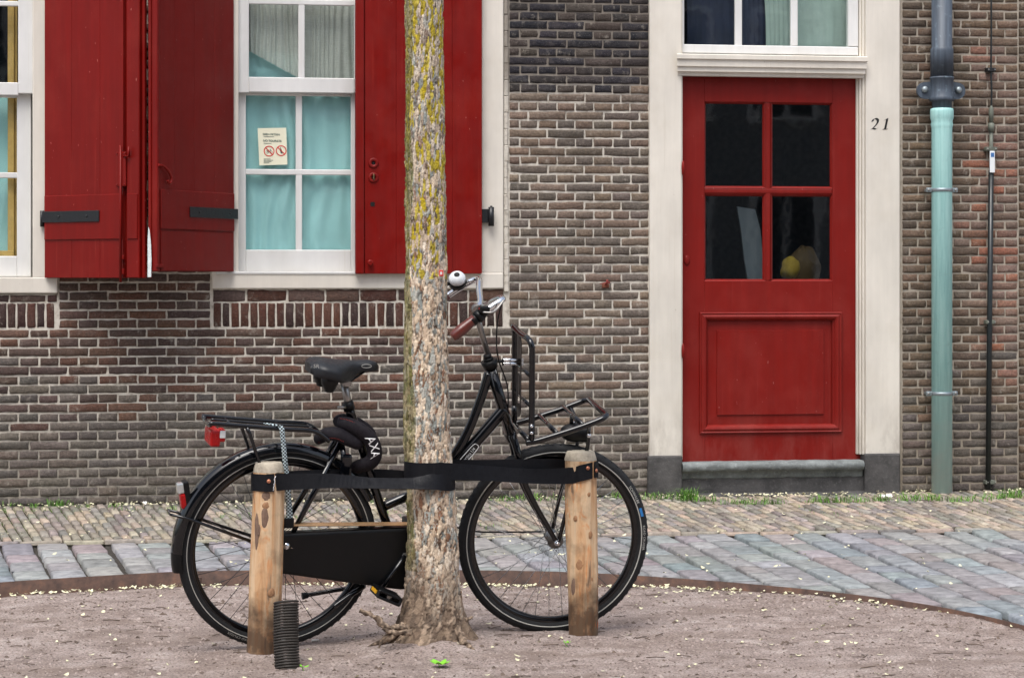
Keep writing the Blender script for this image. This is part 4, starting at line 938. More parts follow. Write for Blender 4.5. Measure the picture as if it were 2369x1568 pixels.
def m_grass():
    k = Mat('grass_blades', .6); c = k.ramp(k.noise(9, 3), [(0.3, S(62, 104, 30)), (0.6, S(98, 146, 44)), (0.8, S(130, 160, 60))]); k.b.inputs['Subsurface Weight'].default_value = 0; return k.color(c).m
MT['grass'] = m_grass(); gr = MB()
def blade(p, h, a, lean, w_):
    d = Vector((math.cos(a), math.sin(a), 0)); s_ = Vector((-d.y, d.x, 0)) * w_; a0 = p; a1 = p + d * lean * h * .4 + Vector((0, 0, h * .6)); a2 = p + d * lean * h + Vector((0, 0, h * (1 - .25 * lean)))
    gr.add([a0 - s_, a0 + s_, a1 + s_ * .8, a1 - s_ * .8, a2], [(0, 1, 2, 3), (3, 2, 4)])
def tuft(u, v, n, h, spread, y=None):
    p = onZ(u, v, 0)
    for _ in range(n):
        b = Vector((p.x + rr.gauss(0, spread), min(-.012, p.y + rr.gauss(0, spread * .35)), .0)); blade(b, h * rr.uniform(.5, 1.2), rr.uniform(0, 6.3), rr.uniform(.3, 1.3), rr.uniform(.0012, .0028))
for u, v, n, h, s_ in ((32, 1168, 14, .03, .03), (130, 1168, 60, .045, .035), (200, 1172, 16, .03, .02), (75, 1172, 18, .035, .02), (300, 1178, 16, .025, .05), (390, 1178, 14, .03, .04), (262, 1171, 20, .03, .03),
    (1175, 1156, 40, .045, .06), (1225, 1153, 40, .045, .05), (1300, 1155, 40, .04, .05), (1345, 1150, 40, .05, .05), (1440, 1150, 50, .055, .05), (1515, 1152, 40, .05, .04), (1545, 1152, 40, .05, .04), (1592, 1154, 110, .085, .03), (1625, 1158, 60, .05, .05),
    (1700, 1163, 50, .04, .06), (1740, 1164, 40, .045, .04), (1790, 1164, 40, .05, .04), (1895, 1160, 50, .055, .04), (1950, 1160, 70, .055, .06), (2010, 1158, 30, .04, .05), (2040, 1156, 40, .05, .03), (2110, 1156, 70, .055, .05), (2145, 1154, 50, .05, .04), (2170, 1156, 30, .05, .03),
    (2230, 1158, 60, .045, .06), (2300, 1152, 40, .045, .05), (2350, 1148, 60, .06, .04), (2335, 1150, 50, .06, .04), (985, 1160, 30, .04, .05), (870, 1160, 20, .03, .05)):
    tuft(u, v + 2, n, h, s_)
for i in range(1500):
    x = rr.uniform(-3, 3); y = rr.uniform(-1.5, -.08)
    if mn.noise(Vector((x * 1.6, y * 2.2, 2))) + .25 * (y + .9) > .12:
        k_ = round((x + tw(x) * y - X0) / .0515); xx = X0 + k_ * .0515 - tw(x) * y + .0258
        blade(Vector((xx + rr.gauss(0, .004), y, -.006)), rr.uniform(.012, .03), rr.uniform(0, 6.3), rr.uniform(.2, 1.2), rr.uniform(.001, .002))
o = gr.build('grass', 'grass'); o['kind'] = 'stuff'; o['label'] = 'short green grass sprouting along the wall foot and paving joints'; o['category'] = 'grass'
# little litter things
MT['butt'] = m_plain('cigarette_paper', (236, 234, 228), .7, var=.03)
for (u, v, ang, lab) in ((730, 1487, .1, 'white cigarette butt on the soil beside the coil spring'), (412, 1237, .05, 'white cigarette butt on the yellow paving left of the bicycle')):
    p = onZ(u, v, -.03 if v > 1350 else .002); z = soil_z(p.x, p.y) + .004 if v > 1350 else .008; d = Vector((math.cos(ang), math.sin(ang), 0)); q = MB().tube([Vector((p.x, p.y, z)) - d * .013, Vector((p.x, p.y, z)) + d * .013], .004, 8); o = q.build('cigarette_butt', 'butt'); o['label'] = lab; o['category'] = 'cigarette butt'; o['group'] = 'cigarette butts on the ground'
def scrap(u, v, w_, h_, lab, seed):
    p = onZ(u, v, .01); r = random.Random(seed); rows = [[(p.x + w_ * (i / 5 - .5), p.y + h_ * (j / 3 - .5), .012 + r.uniform(0, .02)) for i in range(6)] for j in range(4)]; o = MB().grid(rows, 6, 4).build('paper_scrap', 'butt'); o['label'] = lab; o['category'] = 'paper scrap'; o['group'] = 'scraps of white paper'
scrap(2050, 1150, .07, .05, 'crumpled white paper scrap at the foot of the right plinth block', 4); scrap(333, 1167, .035, .03, 'small white paper scrap by the wall foot at the left', 6)
MT['leafg'] = m_plain('fresh_green_leaf', (120, 190, 50), .5, var=.12)
def sprig(u, v, n, L, lab, seed):
    r = random.Random(seed); p = onZ(u, v, -.03); z = soil_z(p.x, p.y); t = thing('leaf_sprig', (p.x, p.y, z), lab, 'leaf'); t['group'] = 'green leaves on the soil'
    for i in range(n):
        q = MB(); a = 6.28 * i / n + r.uniform(-.4, .4); leaf(q, Vector((p.x + math.cos(a) * L * .5, p.y + math.sin(a) * L * .5, z + .014)), L * r.uniform(.8, 1.2), L * .6, a, -.25, r.uniform(-.3, .3), .4); q.build('leaf', 'leafg', t)
    q = MB().tube([(p.x, p.y, z), (p.x - .01, p.y + .01, z + .02)], .0015, 5); q.build('stalk', 'leafg', t)
sprig(1018, 1547, 6, .035, 'bright green leaf sprig on the soil in front of the tree', 1); sprig(1312, 1497, 4, .016, 'tiny dark green leaf on the soil left of the right post', 2); sprig(703, 1551, 3, .018, 'small yellow-green leaf on the soil beneath the coil spring', 5)
# ------------------------------------------------------------------ tree
def m_bark():
    k = Mat('flaking_bark', .9, spec=.2); c = k.n('Attribute', attribute_name='pc').outputs['Color']
    n = k.noise(130, 5, .7); c = k.mix(k.ramp(n, [(0.3, 0), (0.7, 1)]), k.mix(1, c, (.72, .70, .68, 1), 'MULTIPLY'), k.mix(1, c, (1.22, 1.2, 1.18, 1), 'MULTIPLY'))
    return k.color(c).bump(k.noise(110, 6, .7), .7, .006).m
MT['bark'] = m_bark()
tree = thing('street_tree', (TREE.x, TREE.y, soil_z(TREE.x, TREE.y)), 'flaking-barked tree trunk with yellow lichen strapped between two posts', 'tree')
TDP = 7.54; tz = lambda v: atD(1000, v, TDP).z
PRF = [(-420, 938, 1018), (0, 938, 1024), (200, 938, 1028), (400, 939, 1030), (600, 938, 1032), (800, 936, 1035), (1000, 934, 1041), (1080, 938, 1047), (1200, 942, 1056), (1300, 941, 1062), (1370, 936, 1067), (1415, 926, 1072), (1450, 908, 1080), (1480, 886, 1092), (1515, 850, 1112)]
PT = [(tz(v), atD((a + b) / 2, v, TDP), (b - a) / 2 * TDP / F) for v, a, b in PRF][::-1]
def trunk_at(z):
    if z <= PT[0][0]: return PT[0][1].x, PT[0][1].y, PT[0][2]
    for A, B in zip(PT, PT[1:]):
        if A[0] <= z <= B[0]:
            t = (z - A[0]) / (B[0] - A[0]); return A[1].x + (B[1].x - A[1].x) * t, A[1].y + (B[1].y - A[1].y) * t, A[2] + (B[2] - A[2]) * t
    A = PT[-1]; return A[1].x, A[1].y, A[2]
NU, NV = 190, 760; zlo, zhi = -.06, 2.75; rows = []; cols = []
CREAM = [S(230, 214, 192), S(216, 198, 176), S(240, 229, 212), S(204, 183, 160), S(180, 156, 134), S(224, 204, 178)]
GREYP = [S(168, 172, 166), S(150, 156, 152), S(186, 186, 178)]; BROWN = [S(122, 94, 76), S(142, 110, 88), S(106, 86, 72), S(158, 120, 96)]
LICH = [S(190, 170, 48), S(172, 156, 58), S(200, 184, 86)]; DARK = S(48, 38, 32); GREEN = [S(120, 118, 62), S(100, 102, 58), S(136, 132, 84)]; LOW = [S(120, 104, 90), S(140, 123, 106), S(100, 87, 76), S(160, 142, 124)]
def mixc(a, b, t): return tuple(a[i] + (b[i] - a[i]) * t for i in range(4))
for j in range(NV):
    t = j / (NV - 1); z = zlo + (zhi - zlo) * t; cx, cy, r = trunk_at(z); row = []
    flare = max(0, .16 - z) / .16
    for i in range(NU):
        th = 2 * math.pi * i / NU; ct, st = math.cos(th), math.sin(th)
        q = Vector((ct * 1.3, st * 1.3, z * 4)); warp = mn.noise(Vector((ct * 7, st * 7, z * 45))) * .35; warp2 = mn.noise(Vector((ct * 16 + 5, st * 16, z * 110))) * .22
        P_ = Vector((ct * 6.6 + warp + warp2, st * 6.6 + warp2, z * 30 + warp * 1.6 - warp2)); dist, pts = mn.voronoi(P_); f1, f2 = dist[0], dist[1]
        h1 = mn.cell(pts[0] * 9.7); h1 = (h1 * 1.7 + pts[0].x * 3.1 + pts[0].z * 1.3) % 1.0; h2 = (pts[0].y * 7.7 + pts[0].x * 2.9 + pts[0].z * .7) % 1.0; h3 = (pts[0].z * 5.3 + pts[0].y * 1.9) % 1.0
        edge = f2 - f1; e = max(0.0, 1 - edge / .2) * max(0, min(1, .68 + 1.4 * mn.noise(Vector((ct * 9, st * 9 + 4, z * 60)))))
        dp_ = (h1 - .4) * .0050 + (P_ - pts[0]).x * (h2 - .5) * .005 + (P_ - pts[0]).z * (h3 - .2) * .005 - e * .0035 + mn.noise(Vector((ct * 20, st * 20, z * 130))) * .0015 + mn.noise(q * 2.2) * .004 + mn.noise(q * .8) * .004
        R_ = r * (1 + flare * .10 * math.cos(3 * th + .7) + flare * .05 * math.cos(7 * th) + flare * .12 * mn.noise(Vector((ct * 2.5, st * 2.5, z * 6)))) + dp_
        row.append((cx + ct * R_, cy + st * R_, z))
        n1 = mn.noise(Vector((ct * 1.6, st * 1.6, z * 3.2))); n2 = mn.noise(Vector((ct * 4 + 9, st * 4, z * 9)))
        c_ = CREAM[int(h1 * 5.99)]; hf = mn.noise(Vector((ct * 24, st * 24, z * 95))); c_ = mixc(c_, CREAM[int(h3 * 5.99)], max(0, min(1, .5 + 1.5 * hf)))
        if h2 + hf * .25 < .12: c_ = BROWN[int(h3 * 3.99)]
        elif h2 < .34 + .22 * max(0, n1): c_ = GREYP[int(h3 * 2.99)]
        if z > 1.28:
            up_ = min(1, max(0, (z - 1.22) / .8)); c_ = mixc(c_, GREYP[int(h3 * 2.99)], .35 * up_)
            if h3 + n2 * .55 + n1 * .25 < .36 * up_ + .09: c_ = LICH[int(h1 * 2.99)]
        if ct < -.74 + .2 * n1 and z > .25: c_ = mixc(c_, GREEN[int(h1 * 2.99)], .65 if h2 > .35 else .85)
        if ct > .9 and z > 1.1: c_ = mixc(c_, GREEN[int(h1 * 2.99)], .3)
        lowk = max(0, min(1, (.34 - z + n1 * .1) / .24)); c_ = mixc(c_, LOW[int(h1 * 3.99)], lowk)
        c_ = mixc(c_, DARK, min(1, e * (.45 + .5 * h3))); cols.append(c_)
    rows.append(row)
mb = MB().grid(rows, NU, NV, True); mb.col = cols; trunk = mb.build('trunk', 'bark', tree)
up_ = MB(); cx, cy, r = trunk_at(2.7); base = Vector((cx, cy, 2.7)); limbs = []
def limb(p, d, L, r0, depth):
    pts = [p]; dd = d.normalized()
    for k_ in range(6): dd = (dd + Vector((rr.gauss(0, .12), rr.gauss(0, .12), .05))).normalized(); pts.append(pts[-1] + dd * L / 6)
    up_.tube(pts, [r0 * (1 - .1 * k_) for k_ in range(7)], 8)
    if depth == 0: limbs.append(pts); return
    for k_ in range(3): limb(pts[3 + k_], Vector((rr.gauss(0, 1), rr.gauss(0, 1), .9)), L * .62, r0 * .45, depth - 1)
limb(base, Vector((.02, .05, 1)), 2.2, r * .98, 2); limb(base + Vector((0, 0, 1.1)), Vector((-.8, -.3, 1)), 1.6, r * .5, 1); limb(base + Vector((0, 0, 1.4)), Vector((.8, .4, 1)), 1.6, r * .5, 1)
up_.col = [mixc(GREYP[0], BROWN[0], .4)] * len(up_.v); up_.build('limbs', 'bark', tree)
lf = MB()
for pts in limbs:
    for k_ in range(26):
        p = random.choice(pts[2:]) + Vector((rr.gauss(0, .16), rr.gauss(0, .16), rr.gauss(0, .14))); leaf(lf, p, rr.uniform(.04, .07), rr.uniform(.025, .04), rr.uniform(0, 6.3), rr.uniform(-1, 1), rr.uniform(-1, 1), .2)
lf.build('crown', 'grass', tree, kind='stuff')
def root(px, rad, nm='root'):
    pts = spline([atD(u, v, d) + Vector((0, 0, dz)) for u, v, d, dz in px], 22); n = len(pts); q = MB()
    q.tube(pts, [rad[0] + (rad[1] - rad[0]) * i / (n - 1) for i in range(n)], 16)
    for i, v in enumerate(q.v):
        k_ = mn.noise(Vector(v) * 45) * .006 + mn.noise(Vector(v) * 140) * .0035; q.v[i] = (v[0] + k_, v[1] + k_, v[2] + k_)
    q.col = [mixc(mixc(LOW[3], LOW[2], max(0, min(1, .5 + 2 * mn.noise(Vector(p_) * 90)))), DARK, max(0, min(.8, 1.6 * mn.noise(Vector(p_) * 60 + Vector((5, 0, 0)))))) for p_ in q.v]; return q.build(nm, 'bark', tree)
root([(1052, 1440, 7.48, -.01), (1074, 1478, 7.41, -.008), (1093, 1500, 7.37, -.006), (1112, 1519, 7.34, -.004)], (.016, .003)); root([(935, 1445, 7.46, 0), (905, 1472, 7.44, 0), (878, 1485, 7.44, 0), (850, 1496, 7.44, 0)], (.015, .004))
root([(940, 1452, 7.40, 0), (895, 1448, 7.36, 0), (862, 1424, 7.36, 0), (833, 1412, 7.38, 0)], (.011, .007)); root([(950, 1462, 7.36, 0), (910, 1462, 7.33, 0), (885, 1452, 7.32, 0)], (.012, .004))
root([(905, 1462, 7.34, 0), (885, 1478, 7.33, 0), (878, 1496, 7.31, 0)], (.008, .003)); root([(1055, 1430, 7.5, 0), (1075, 1432, 7.52, 0), (1092, 1428, 7.54, 0)], (.012, .004))
tg = thing('tree_tag', atD(1021, 632, 7.47), 'tiny red and white tag nailed to the tree trunk', 'tag'); pt = atD(1021, 632, 7.466); 
q = MB(); q.boxm(Matrix.Translation(pt) @ Matrix.Rotation(.45, 4, 'Z'), (.008, .004, .011), .002); q.build('tag_plate', 'inkred', tg); q = MB(); q.boxm(Matrix.Translation(pt + Vector((-.0015, -.004, 0))) @ Matrix.Rotation(.45, 4, 'Z'), (.004, .0012, .005)); q.build('tag_window', 'butt', tg)

# ------------------------------------------------------------------ posts
def m_post():
    k = Mat('peeled_log', .8, spec=.25); v = k.map(k.objpos(), (34, 34, 3.2)); n = k.noise(1, 6, .65, v, .6)
    c = k.ramp(n, [(0.26, S(146, 100, 66)), (0.40, S(196, 154, 114)), (0.6, S(212, 184, 150)), (0.8, S(180, 158, 132))])
    o = k.noise(1, 4, .6, k.map(k.objpos(), (17, 17, 3.6)), .8); c = k.mix(k.ramp(o, [(0.60, 0), (0.66, .9)]), c, S(112, 88, 70)); c = k.mix(k.ramp(o, [(0.55, 0), (0.59, .6), (0.63, 0)]), c, S(206, 128, 62))
    z = k.xyz(k.pos(), 2); d = k.math('ADD', k.mrange(z, .22, .05), k.mrange(k.noise(18, 5), .3, .7, -.35, .35)); c = k.mix(k.math('MINIMUM', k.math('MAXIMUM', d, 0), .9), c, S(74, 58, 46))
    o2 = k.noise(1, 3, .5, k.map(k.objpos(), (30, 30, 8), loc=(3, 1, 2))); c = k.mix(k.math('MULTIPLY', k.ramp(o2, [(0.66, 0), (0.70, 1)]), k.mrange(z, .12, .05)), c, S(200, 96, 40))
    return k.color(c).bump(k.noise(1, 6, .7, k.map(k.objpos(), (60, 60, 6))), .5, .006).m
MT['post'] = m_post(); MT['knot'] = m_plain('wood_knot', (150, 112, 80), .8, var=.25, scale=70, bump=.4)
def m_cut():
    k = Mat('weathered_end_grain', .9); c = k.ramp(k.noise(30, 6, .7), [(0.3, S(138, 130, 116)), (0.7, S(190, 180, 162))]); return k.color(c).bump(k.noise(70, 5), .6, .005).m
MT['cut'] = m_cut()
MT['barkpatch'] = m_plain('grey_brown_bark_remnant', (112, 90, 76), .9, var=.3, scale=60, bump=.5)
def post(P_, prof, lab, lean, seed, knots=()):
    # prof: list of (v, half width px); P_: base point, depth from camera
    dep = (P_ - CAM).dot(CF); t = thing('wooden_post', (P_.x, P_.y, soil_z(P_.x, P_.y)), lab, 'post', 'wooden posts holding the tree straps'); NU = 40; zs = []
    A = [(atD(u, v, dep), hw * dep / F) for v, u, hw in prof]; rows = []; zt = A[0][0].z; nrow = 70
    for j in range(nrow):
        f_ = j / (nrow - 1) * (len(A) - 1); i0 = min(int(f_), len(A) - 2); k_ = f_ - i0; c_ = A[i0][0].lerp(A[i0 + 1][0], k_); r_ = A[i0][1] * (1 - k_) + A[i0 + 1][1] * k_; row = []
        for i in range(NU):
            th = 2 * math.pi * i / NU; d = mn.noise(Vector((math.cos(th) * 1.5, math.sin(th) * 1.5, c_.z * 4 + seed))) * .0035 + mn.noise(Vector((math.cos(th) * 5, math.sin(th) * 5, c_.z * 12 + seed))) * .0014
            gr_ = -.006 * math.exp(-((th - 5.35 - .05 * math.sin(c_.z * 9)) / .05) ** 2); row.append((c_.x + math.cos(th) * (r_ + d + gr_), c_.y + math.sin(th) * (r_ + d + gr_), c_.z))
        rows.append(row)
    q = MB().grid(rows, NU, nrow, True); o = q.build('log', 'post', t, origin=(P_.x, P_.y, 0))
    c0, r0 = A[0]; tp = [[(c0.x + math.cos(2 * math.pi * i / NU) * r0 * k_, c0.y + math.sin(2 * math.pi * i / NU) * r0 * k_, c0.z + h + mn.noise(Vector((i * .4, k_ * 3, seed))) * .003) for i in range(NU)] for k_, h in ((1.0, 0), (.965, .012), (.86, .03), (.80, .0335), (.4, .035), (.02, .035))]
    MB().grid(tp, NU, 6, True).build('sawn_top', 'cut', t)
    for (u_, v_, wu, hv, mat_) in knots:
        c_ = None; zt_ = None; f0 = None
        for (v0, u0, h0), (v1, u1, h1) in zip(prof, prof[1:]):
            if v0 <= v_ <= v1: kk_ = (v_ - v0) / (v1 - v0); uc, hw_ = u0 + (u1 - u0) * kk_, h0 + (h1 - h0) * kk_
        ax_ = atD(uc, v_, dep); rr_ = hw_ * dep / F; th0 = -math.pi / 2 - YAW + math.asin(max(-.95, min(.95, (u_ - uc) / hw_))); da = wu / hw_ / max(.35, math.cos(th0 + math.pi / 2 + YAW)); hz = hv * dep / F; rows = []; rs = random.Random(int(u_ * 7 + v_))
        for j in range(6):
            rad_ = j / 5; rows.append([(lambda a_, z_, rq: (ax_.x + math.cos(a_) * rq, ax_.y + math.sin(a_) * rq, z_))(th0 + math.cos(q_) * da * rad_ * (1 + .12 * math.sin(3 * q_ + u_)), ax_.z + math.sin(q_) * hz * rad_ * (1 + .1 * math.sin(2 * q_)), rr_ + .0024 * (1 - rad_ ** 3) - .0004 + rs.uniform(-.0006, .0006)) for q_ in [2 * math.pi * i / 18 for i in range(18)]])
        MB().grid(rows, 18, 6, True).build('knot', mat_, t)
    return t, dep
postL, dL = post(PL, [(1091, 622, 36), (1140, 621, 37), (1250, 617, 37.5), (1400, 612.5, 38), (1500, 608, 37.5), (1560, 607, 38)], 'left peeled wooden post with orange-brown knots beside the coil spring', 0, 3, ((617, 1192, 9, 24, 'barkpatch'), (597, 1225, 5, 42, 'barkpatch'), (621, 1143, 11, 12, 'barkpatch'), (603, 1222, 3, 14, 'barkpatch'), (620, 1165, 9, 9, 'knot'), (632, 1365, 8, 10, 'knot')))
postR, dR = post(PR, [(1064, 1343, 37.5), (1110, 1344, 37.5), (1250, 1346, 36.5), (1400, 1349, 35), (1470, 1350, 33.5), (1530, 1351, 34)], 'right peeled wooden post in front of the bicycle front wheel', 0, 11, ((1330, 1195, 5, 7, 'knot'), (1365, 1233, 5, 9, 'knot'), (1342, 1300, 11, 14, 'knot'), (1366, 1336, 6, 9, 'knot'), (1325, 1352, 5, 20, 'barkpatch'), (1362, 1140, 4, 6, 'knot')))
# ------------------------------------------------------------------ straps
MT['strap'] = m_plain('black_rubberised_webbing', (15, 16, 21), .65, 0, .22, .12, 60, .2)
def ribbon(mb, pts, hw, up=None, th=.003):       # pts: (centre, half width, tilt) -> vertical band
    n = len(pts); rows = [[], [], [], []]
    for i in range(n):
        a = pts[max(i - 1, 0)][0]; b = pts[min(i + 1, n - 1)][0]; t = b - a; t.z = 0; t.normalize(); nr = Vector((t.y, -t.x, 0))    # outward
        c_, w_, tilt = pts[i]; U_ = Vector((0, 0, math.cos(tilt))) + nr * math.sin(tilt); O = nr * math.cos(tilt) - Vector((0, 0, math.sin(tilt)))
        for k_, (su, so_) in enumerate(((-1, 1), (1, 1), (1, -1), (-1, -1))): rows[k_].append(c_ + U_ * (w_ * su) + O * (th / 2 * so_))
    mb.grid([list(x) for x in zip(*(rows + [rows[0]]))], 5, n); mb.sm = [False] * len(mb.f); return mb
def sp(v): return spline(v, 10)
def mkstrap(keys, nm, parent):
    P_ = spline([k_[0] for k_ in keys], 10); n = len(P_); m_ = len(keys); out = []
    for i, p in enumerate(P_):
        f_ = i / 10; a = min(int(f_), m_ - 2); t = f_ - a; out.append((p, keys[a][1] * (1 - t) + keys[a + 1][1] * t, keys[a][2] * (1 - t) + keys[a + 1][2] * t))
    return ribbon(MB(), out, 0).build(nm, 'strap', parent)
trR = trunk_at(tz(1090))
def aroundtree(th, z, ex=.004): cx, cy, r = trunk_at(z); return Vector((cx + math.cos(th) * (r + ex), cy + math.sin(th) * (r + ex), z))
def aroundpost(P_, u, v, r, th, ex, dep): c_ = atD(u, v, dep); return Vector((c_.x + math.cos(th) * (r + ex), c_.y + math.sin(th) * (r + ex), c_.z))
HW = .0295
rL, rR = 37 * dL / F, 37.5 * dR / F
sL = thing('tree_strap', atD(760, 1112, 7.4), 'black webbing strap from the left post twisted round the tree', 'strap', 'black straps holding the tree'); sR = thing('tree_strap', atD(1200, 1090, 7.5), 'black webbing strap from the right post looped round the tree', 'strap', 'black straps holding the tree')
# right strap: from post front, along the near side to the trunk front, round its left and back behind to the post
zt1 = tz(1085)
k = [(aroundpost(PR, 1344, 1085, rR, R(-60), .005, dR), HW, 0), (aroundpost(PR, 1344, 1090, rR, R(-100), .006, dR), HW, 0), (aroundpost(PR, 1344, 1097, rR, R(-140), .008, dR), HW, .0), (atD(1230, 1101, dR - .07), HW * .9, .12), (atD(1120, 1094, dR - .14), HW * .92, .15)] + [(aroundtree(R(a), tz(1086)), HW * 1.06, 0) for a in (-62, -90, -120, -150, -180, -215, -250, -280)] + [(atD(1110, 1082, 7.64), HW, 0), (atD(1240, 1080, 7.70), HW, 0)] + [(aroundpost(PR, 1344, 1084, rR, R(a), .004, dR), HW, 0) for a in (115, 70, 25, -20, -50)]
mkstrap(k, 'webbing', sR)
k = [(aroundpost(PL, 622, 1114, rL, R(-75), .007, dL), HW, 0), (aroundpost(PL, 622, 1113, rL, R(-110), .005, dL), HW, 0), (aroundpost(PL, 622, 1113, rL, R(-160), .004, dL), HW, 0)] + [(aroundpost(PL, 622, 1113, rL, R(a), .004, dL), HW, 0) for a in (160, 110, 60)] + [(atD(760, 1105, 7.46), HW, 0), (atD(880, 1104, 7.57), HW, 0)] + [(aroundtree(R(a), tz(1112), .005), HW, 0) for a in (130, 90, 50, 10, -25, -55)] + [(atD(1000, 1114, 7.440), HW * .95, .35), (atD(950, 1118, 7.43), HW * .8, .75), (atD(860, 1117, 7.38), HW * .72, .6), (atD(760, 1112, 7.33), HW * .85, .2)] + [(aroundpost(PL, 622, 1112, rL, R(a), .004, dL), HW, 0) for a in (-50, -80, -100)]
mkstrap(k, 'webbing', sL)
MT['frayed'] = m_plain('frayed_white_edge', (210, 210, 212), .8, var=.1)
q = MB(); a_ = aroundpost(PL, 622, 1114, rL, R(-75), .0095, dL); fr = [a_ + Vector((rnd(-.002, .002) + .006 * (i / 9 - .5), -.001, .05 * (i / 9 - .5))) for i in range(10)]; q.tube(fr, .0014, 5); q.build('frayed_end', 'frayed', sL)
MT['copper'] = m_plain('rusty_nail', (176, 118, 92), .5, .6, var=.2)
for par, P_, u, v, r, th, dp_ in ((sL, PL, 622, 1109, rL, -92, dL), (sR, PR, 1344, 1079, rR, -78, dR), (sR, PR, 1344, 1086, rR, -42, dR)):
    p = aroundpost(P_, u, v, r, R(th), .006, dp_); MB().lathe([(.0075, 0), (.007, .003), (.002, .005)], Matrix.Translation(p) @ Matrix.Rotation(R(th) + math.pi / 2, 4, 'Z') @ Matrix.Rotation(R(90), 4, 'X'), 12).build('nail_head', 'copper', par)
# ------------------------------------------------------------------ coil spring
MT['coil'] = m_plain('dirty_black_coil', (48, 44, 40), .7, .1, .5, .35, 25, .3)
b0, b1 = atD(666, 1546, 7.14), atD(662, 1391, 7.20); b0.z -= .03
ax = (b1 - b0); H_ = ax.length; ax.normalize(); e1 = Vector((1, 0, 0)); e1 = (e1 - ax * e1.dot(ax)).normalized(); e2 = ax.cross(e1); turns = 27; q = MB(); pts = []
for i in range(turns * 22 + 1):
    t = i / (turns * 22); a = t * turns * 2 * math.pi; bend = .003 * math.sin(t * math.pi) * -1; pts.append(b0 + ax * (H_ * t) + e1 * (math.cos(a) * .0395 + bend) + e2 * (math.sin(a) * .0395))
q.tube(pts, .0042, 7); cs = thing('coil_spring', (b0.x, b0.y, soil_z(b0.x, b0.y)), 'black steel coil spring standing upright beside the left post', 'spring'); q.build('coil', 'coil', cs)
# ------------------------------------------------------------------ bicycle (local axes: x forward, y left, z up; origin under the rear axle)
BK0 = atD(634, 1494, 7.52); BYAW = R(20) - YAW; BLEAN = R(8); BPITCH = R(.6)
BM = Matrix.Translation(BK0) @ Matrix.Rotation(BYAW, 4, 'Z') @ Matrix.Rotation(BPITCH, 4, 'Y') @ Matrix.Rotation(BLEAN, 4, 'X'); BI = BM.inverted(); BI3 = BI.to_3x3()
bike = thing('bicycle', (0, 0, 0), 'black city bicycle with front carrier leaning against the tree', 'bicycle'); bike.matrix_world = BM; ORG[bike] = Vector((0, 0, 0))
STEER = R(-9); SX = Vector((math.cos(STEER), math.sin(STEER), 0)); SY = Vector((-math.sin(STEER), math.cos(STEER), 0))
def bl(u, v, b=0.0, n=Vector((0, 1, 0)), o=Vector((0, 0, 0))):
    p = BI @ CAM; q = BI3 @ ray(u, v); t = (b - (p - o).dot(n)) / q.dot(n); return p + q * t
RW = .358; HR = Vector((0, 0, RW)); HF = bl(1281, 1240); HF.z = RW
def fl(u, v, b=0.0): return bl(u, v, b, SY, HF)
def mir(p): return Vector((p.x, -p.y, p.z))
def fmir(p): d = (p - HF).dot(SY); return p - SY * (2 * d)
def c8(x, y): return 1012.1 + x * .2951, 607.3 + y * .2951
def c7(x, y): return 636.2 + x * .2213, 780.8 + y * .2213
MT['gloss'] = m_plain('black_gloss_enamel', (6, 8, 12), .12, 0, .35, .25, 30, 0, .5)
MT['rack'] = m_plain('scuffed_black_enamel', (7, 9, 13), .16, 0, .35, .25, 30, 0, .5)
MT['satin'] = m_plain('black_satin_plastic', (8, 9, 11), .42, 0, .3, .2, 40)
def m_rubber():
    k = Mat('tyre_rubber', .75, spec=.3); k.color(k.mix(k.noise(40, 4), S(24, 25, 27), S(40, 41, 43))); return k.bump(k.noise(1, 3, .6, k.map(k.pos(), (120, 120, 120))), .5, .004).m
MT['rubber'] = m_rubber()
MT['stripe'] = m_plain('reflective_stripe', (178, 178, 172), .5, var=.1)
MT['spoke'] = m_plain('steel_spoke', (170, 172, 174), .3, 1.0, var=.15); MT['oldspoke'] = m_plain('dull_spoke', (70, 70, 72), .5, .8, var=.2)
MT['saddle'] = m_plain('saddle_vinyl', (20, 23, 28), .48, 0, .45, .08, 90, .25)
MT['grip'] = m_plain('brown_leatherette', (88, 34, 26), .35, 0, .5, .15, 60, .1, .3)
MT['redlens'] = m_plain('red_reflector', (160, 6, 8), .3, 0, .4, .1, 80, .3, .0); MT['clear'] = m_plain('clear_lens', (200, 205, 205), .1, .6, .5, .1)
MT['amber'] = m_plain('amber_reflector', (200, 150, 40), .3); MT['whitep'] = m_plain('white_print', (232, 232, 232), .5, var=.02); MT['blueprint'] = m_plain('blue_print', (40, 120, 190), .5, var=.02)
MT['sleeve'] = m_plain('black_nylon_sleeve', (24, 20, 26), .8, 0, .3, .15, 120, .3); MT['stitch'] = m_plain('red_stitching', (150, 52, 42), .8)
MT['casetop'] = m_plain('worn_glare_edge', (158, 126, 92), .4, .4, .5, .4, 14)  # pale tone paints in sky glare on the worn case top
def ann(mb, c, ax_, prof, seg=96):        # ring about axis ax_: prof (radius, lateral), closed section
    e1 = Vector((0, 0, 1)); e2 = ax_.cross(e1).normalized(); n = len(prof); rows = []
    for r_, l_ in prof + prof[:1]: rows.append([c + e1 * (r_ * math.cos(2 * math.pi * i / seg)) + e2 * (r_ * math.sin(2 * math.pi * i / seg)) + ax_ * l_ for i in range(seg)])
    return mb.grid(rows, seg, n + 1, True)
def disc(c, ax_, prof, seg=24):
    z = ax_.normalized(); x = (Vector((0, 0, 1)) - z * z.z) if abs(z.z) < .9 else Vector((1, 0, 0)); x.normalize(); y = z.cross(x); m = Matrix.Identity(4); m.col[0][:3] = x; m.col[1][:3] = y; m.col[2][:3] = z; m.col[3][:3] = c
    return MB().lathe(prof, m, seg)
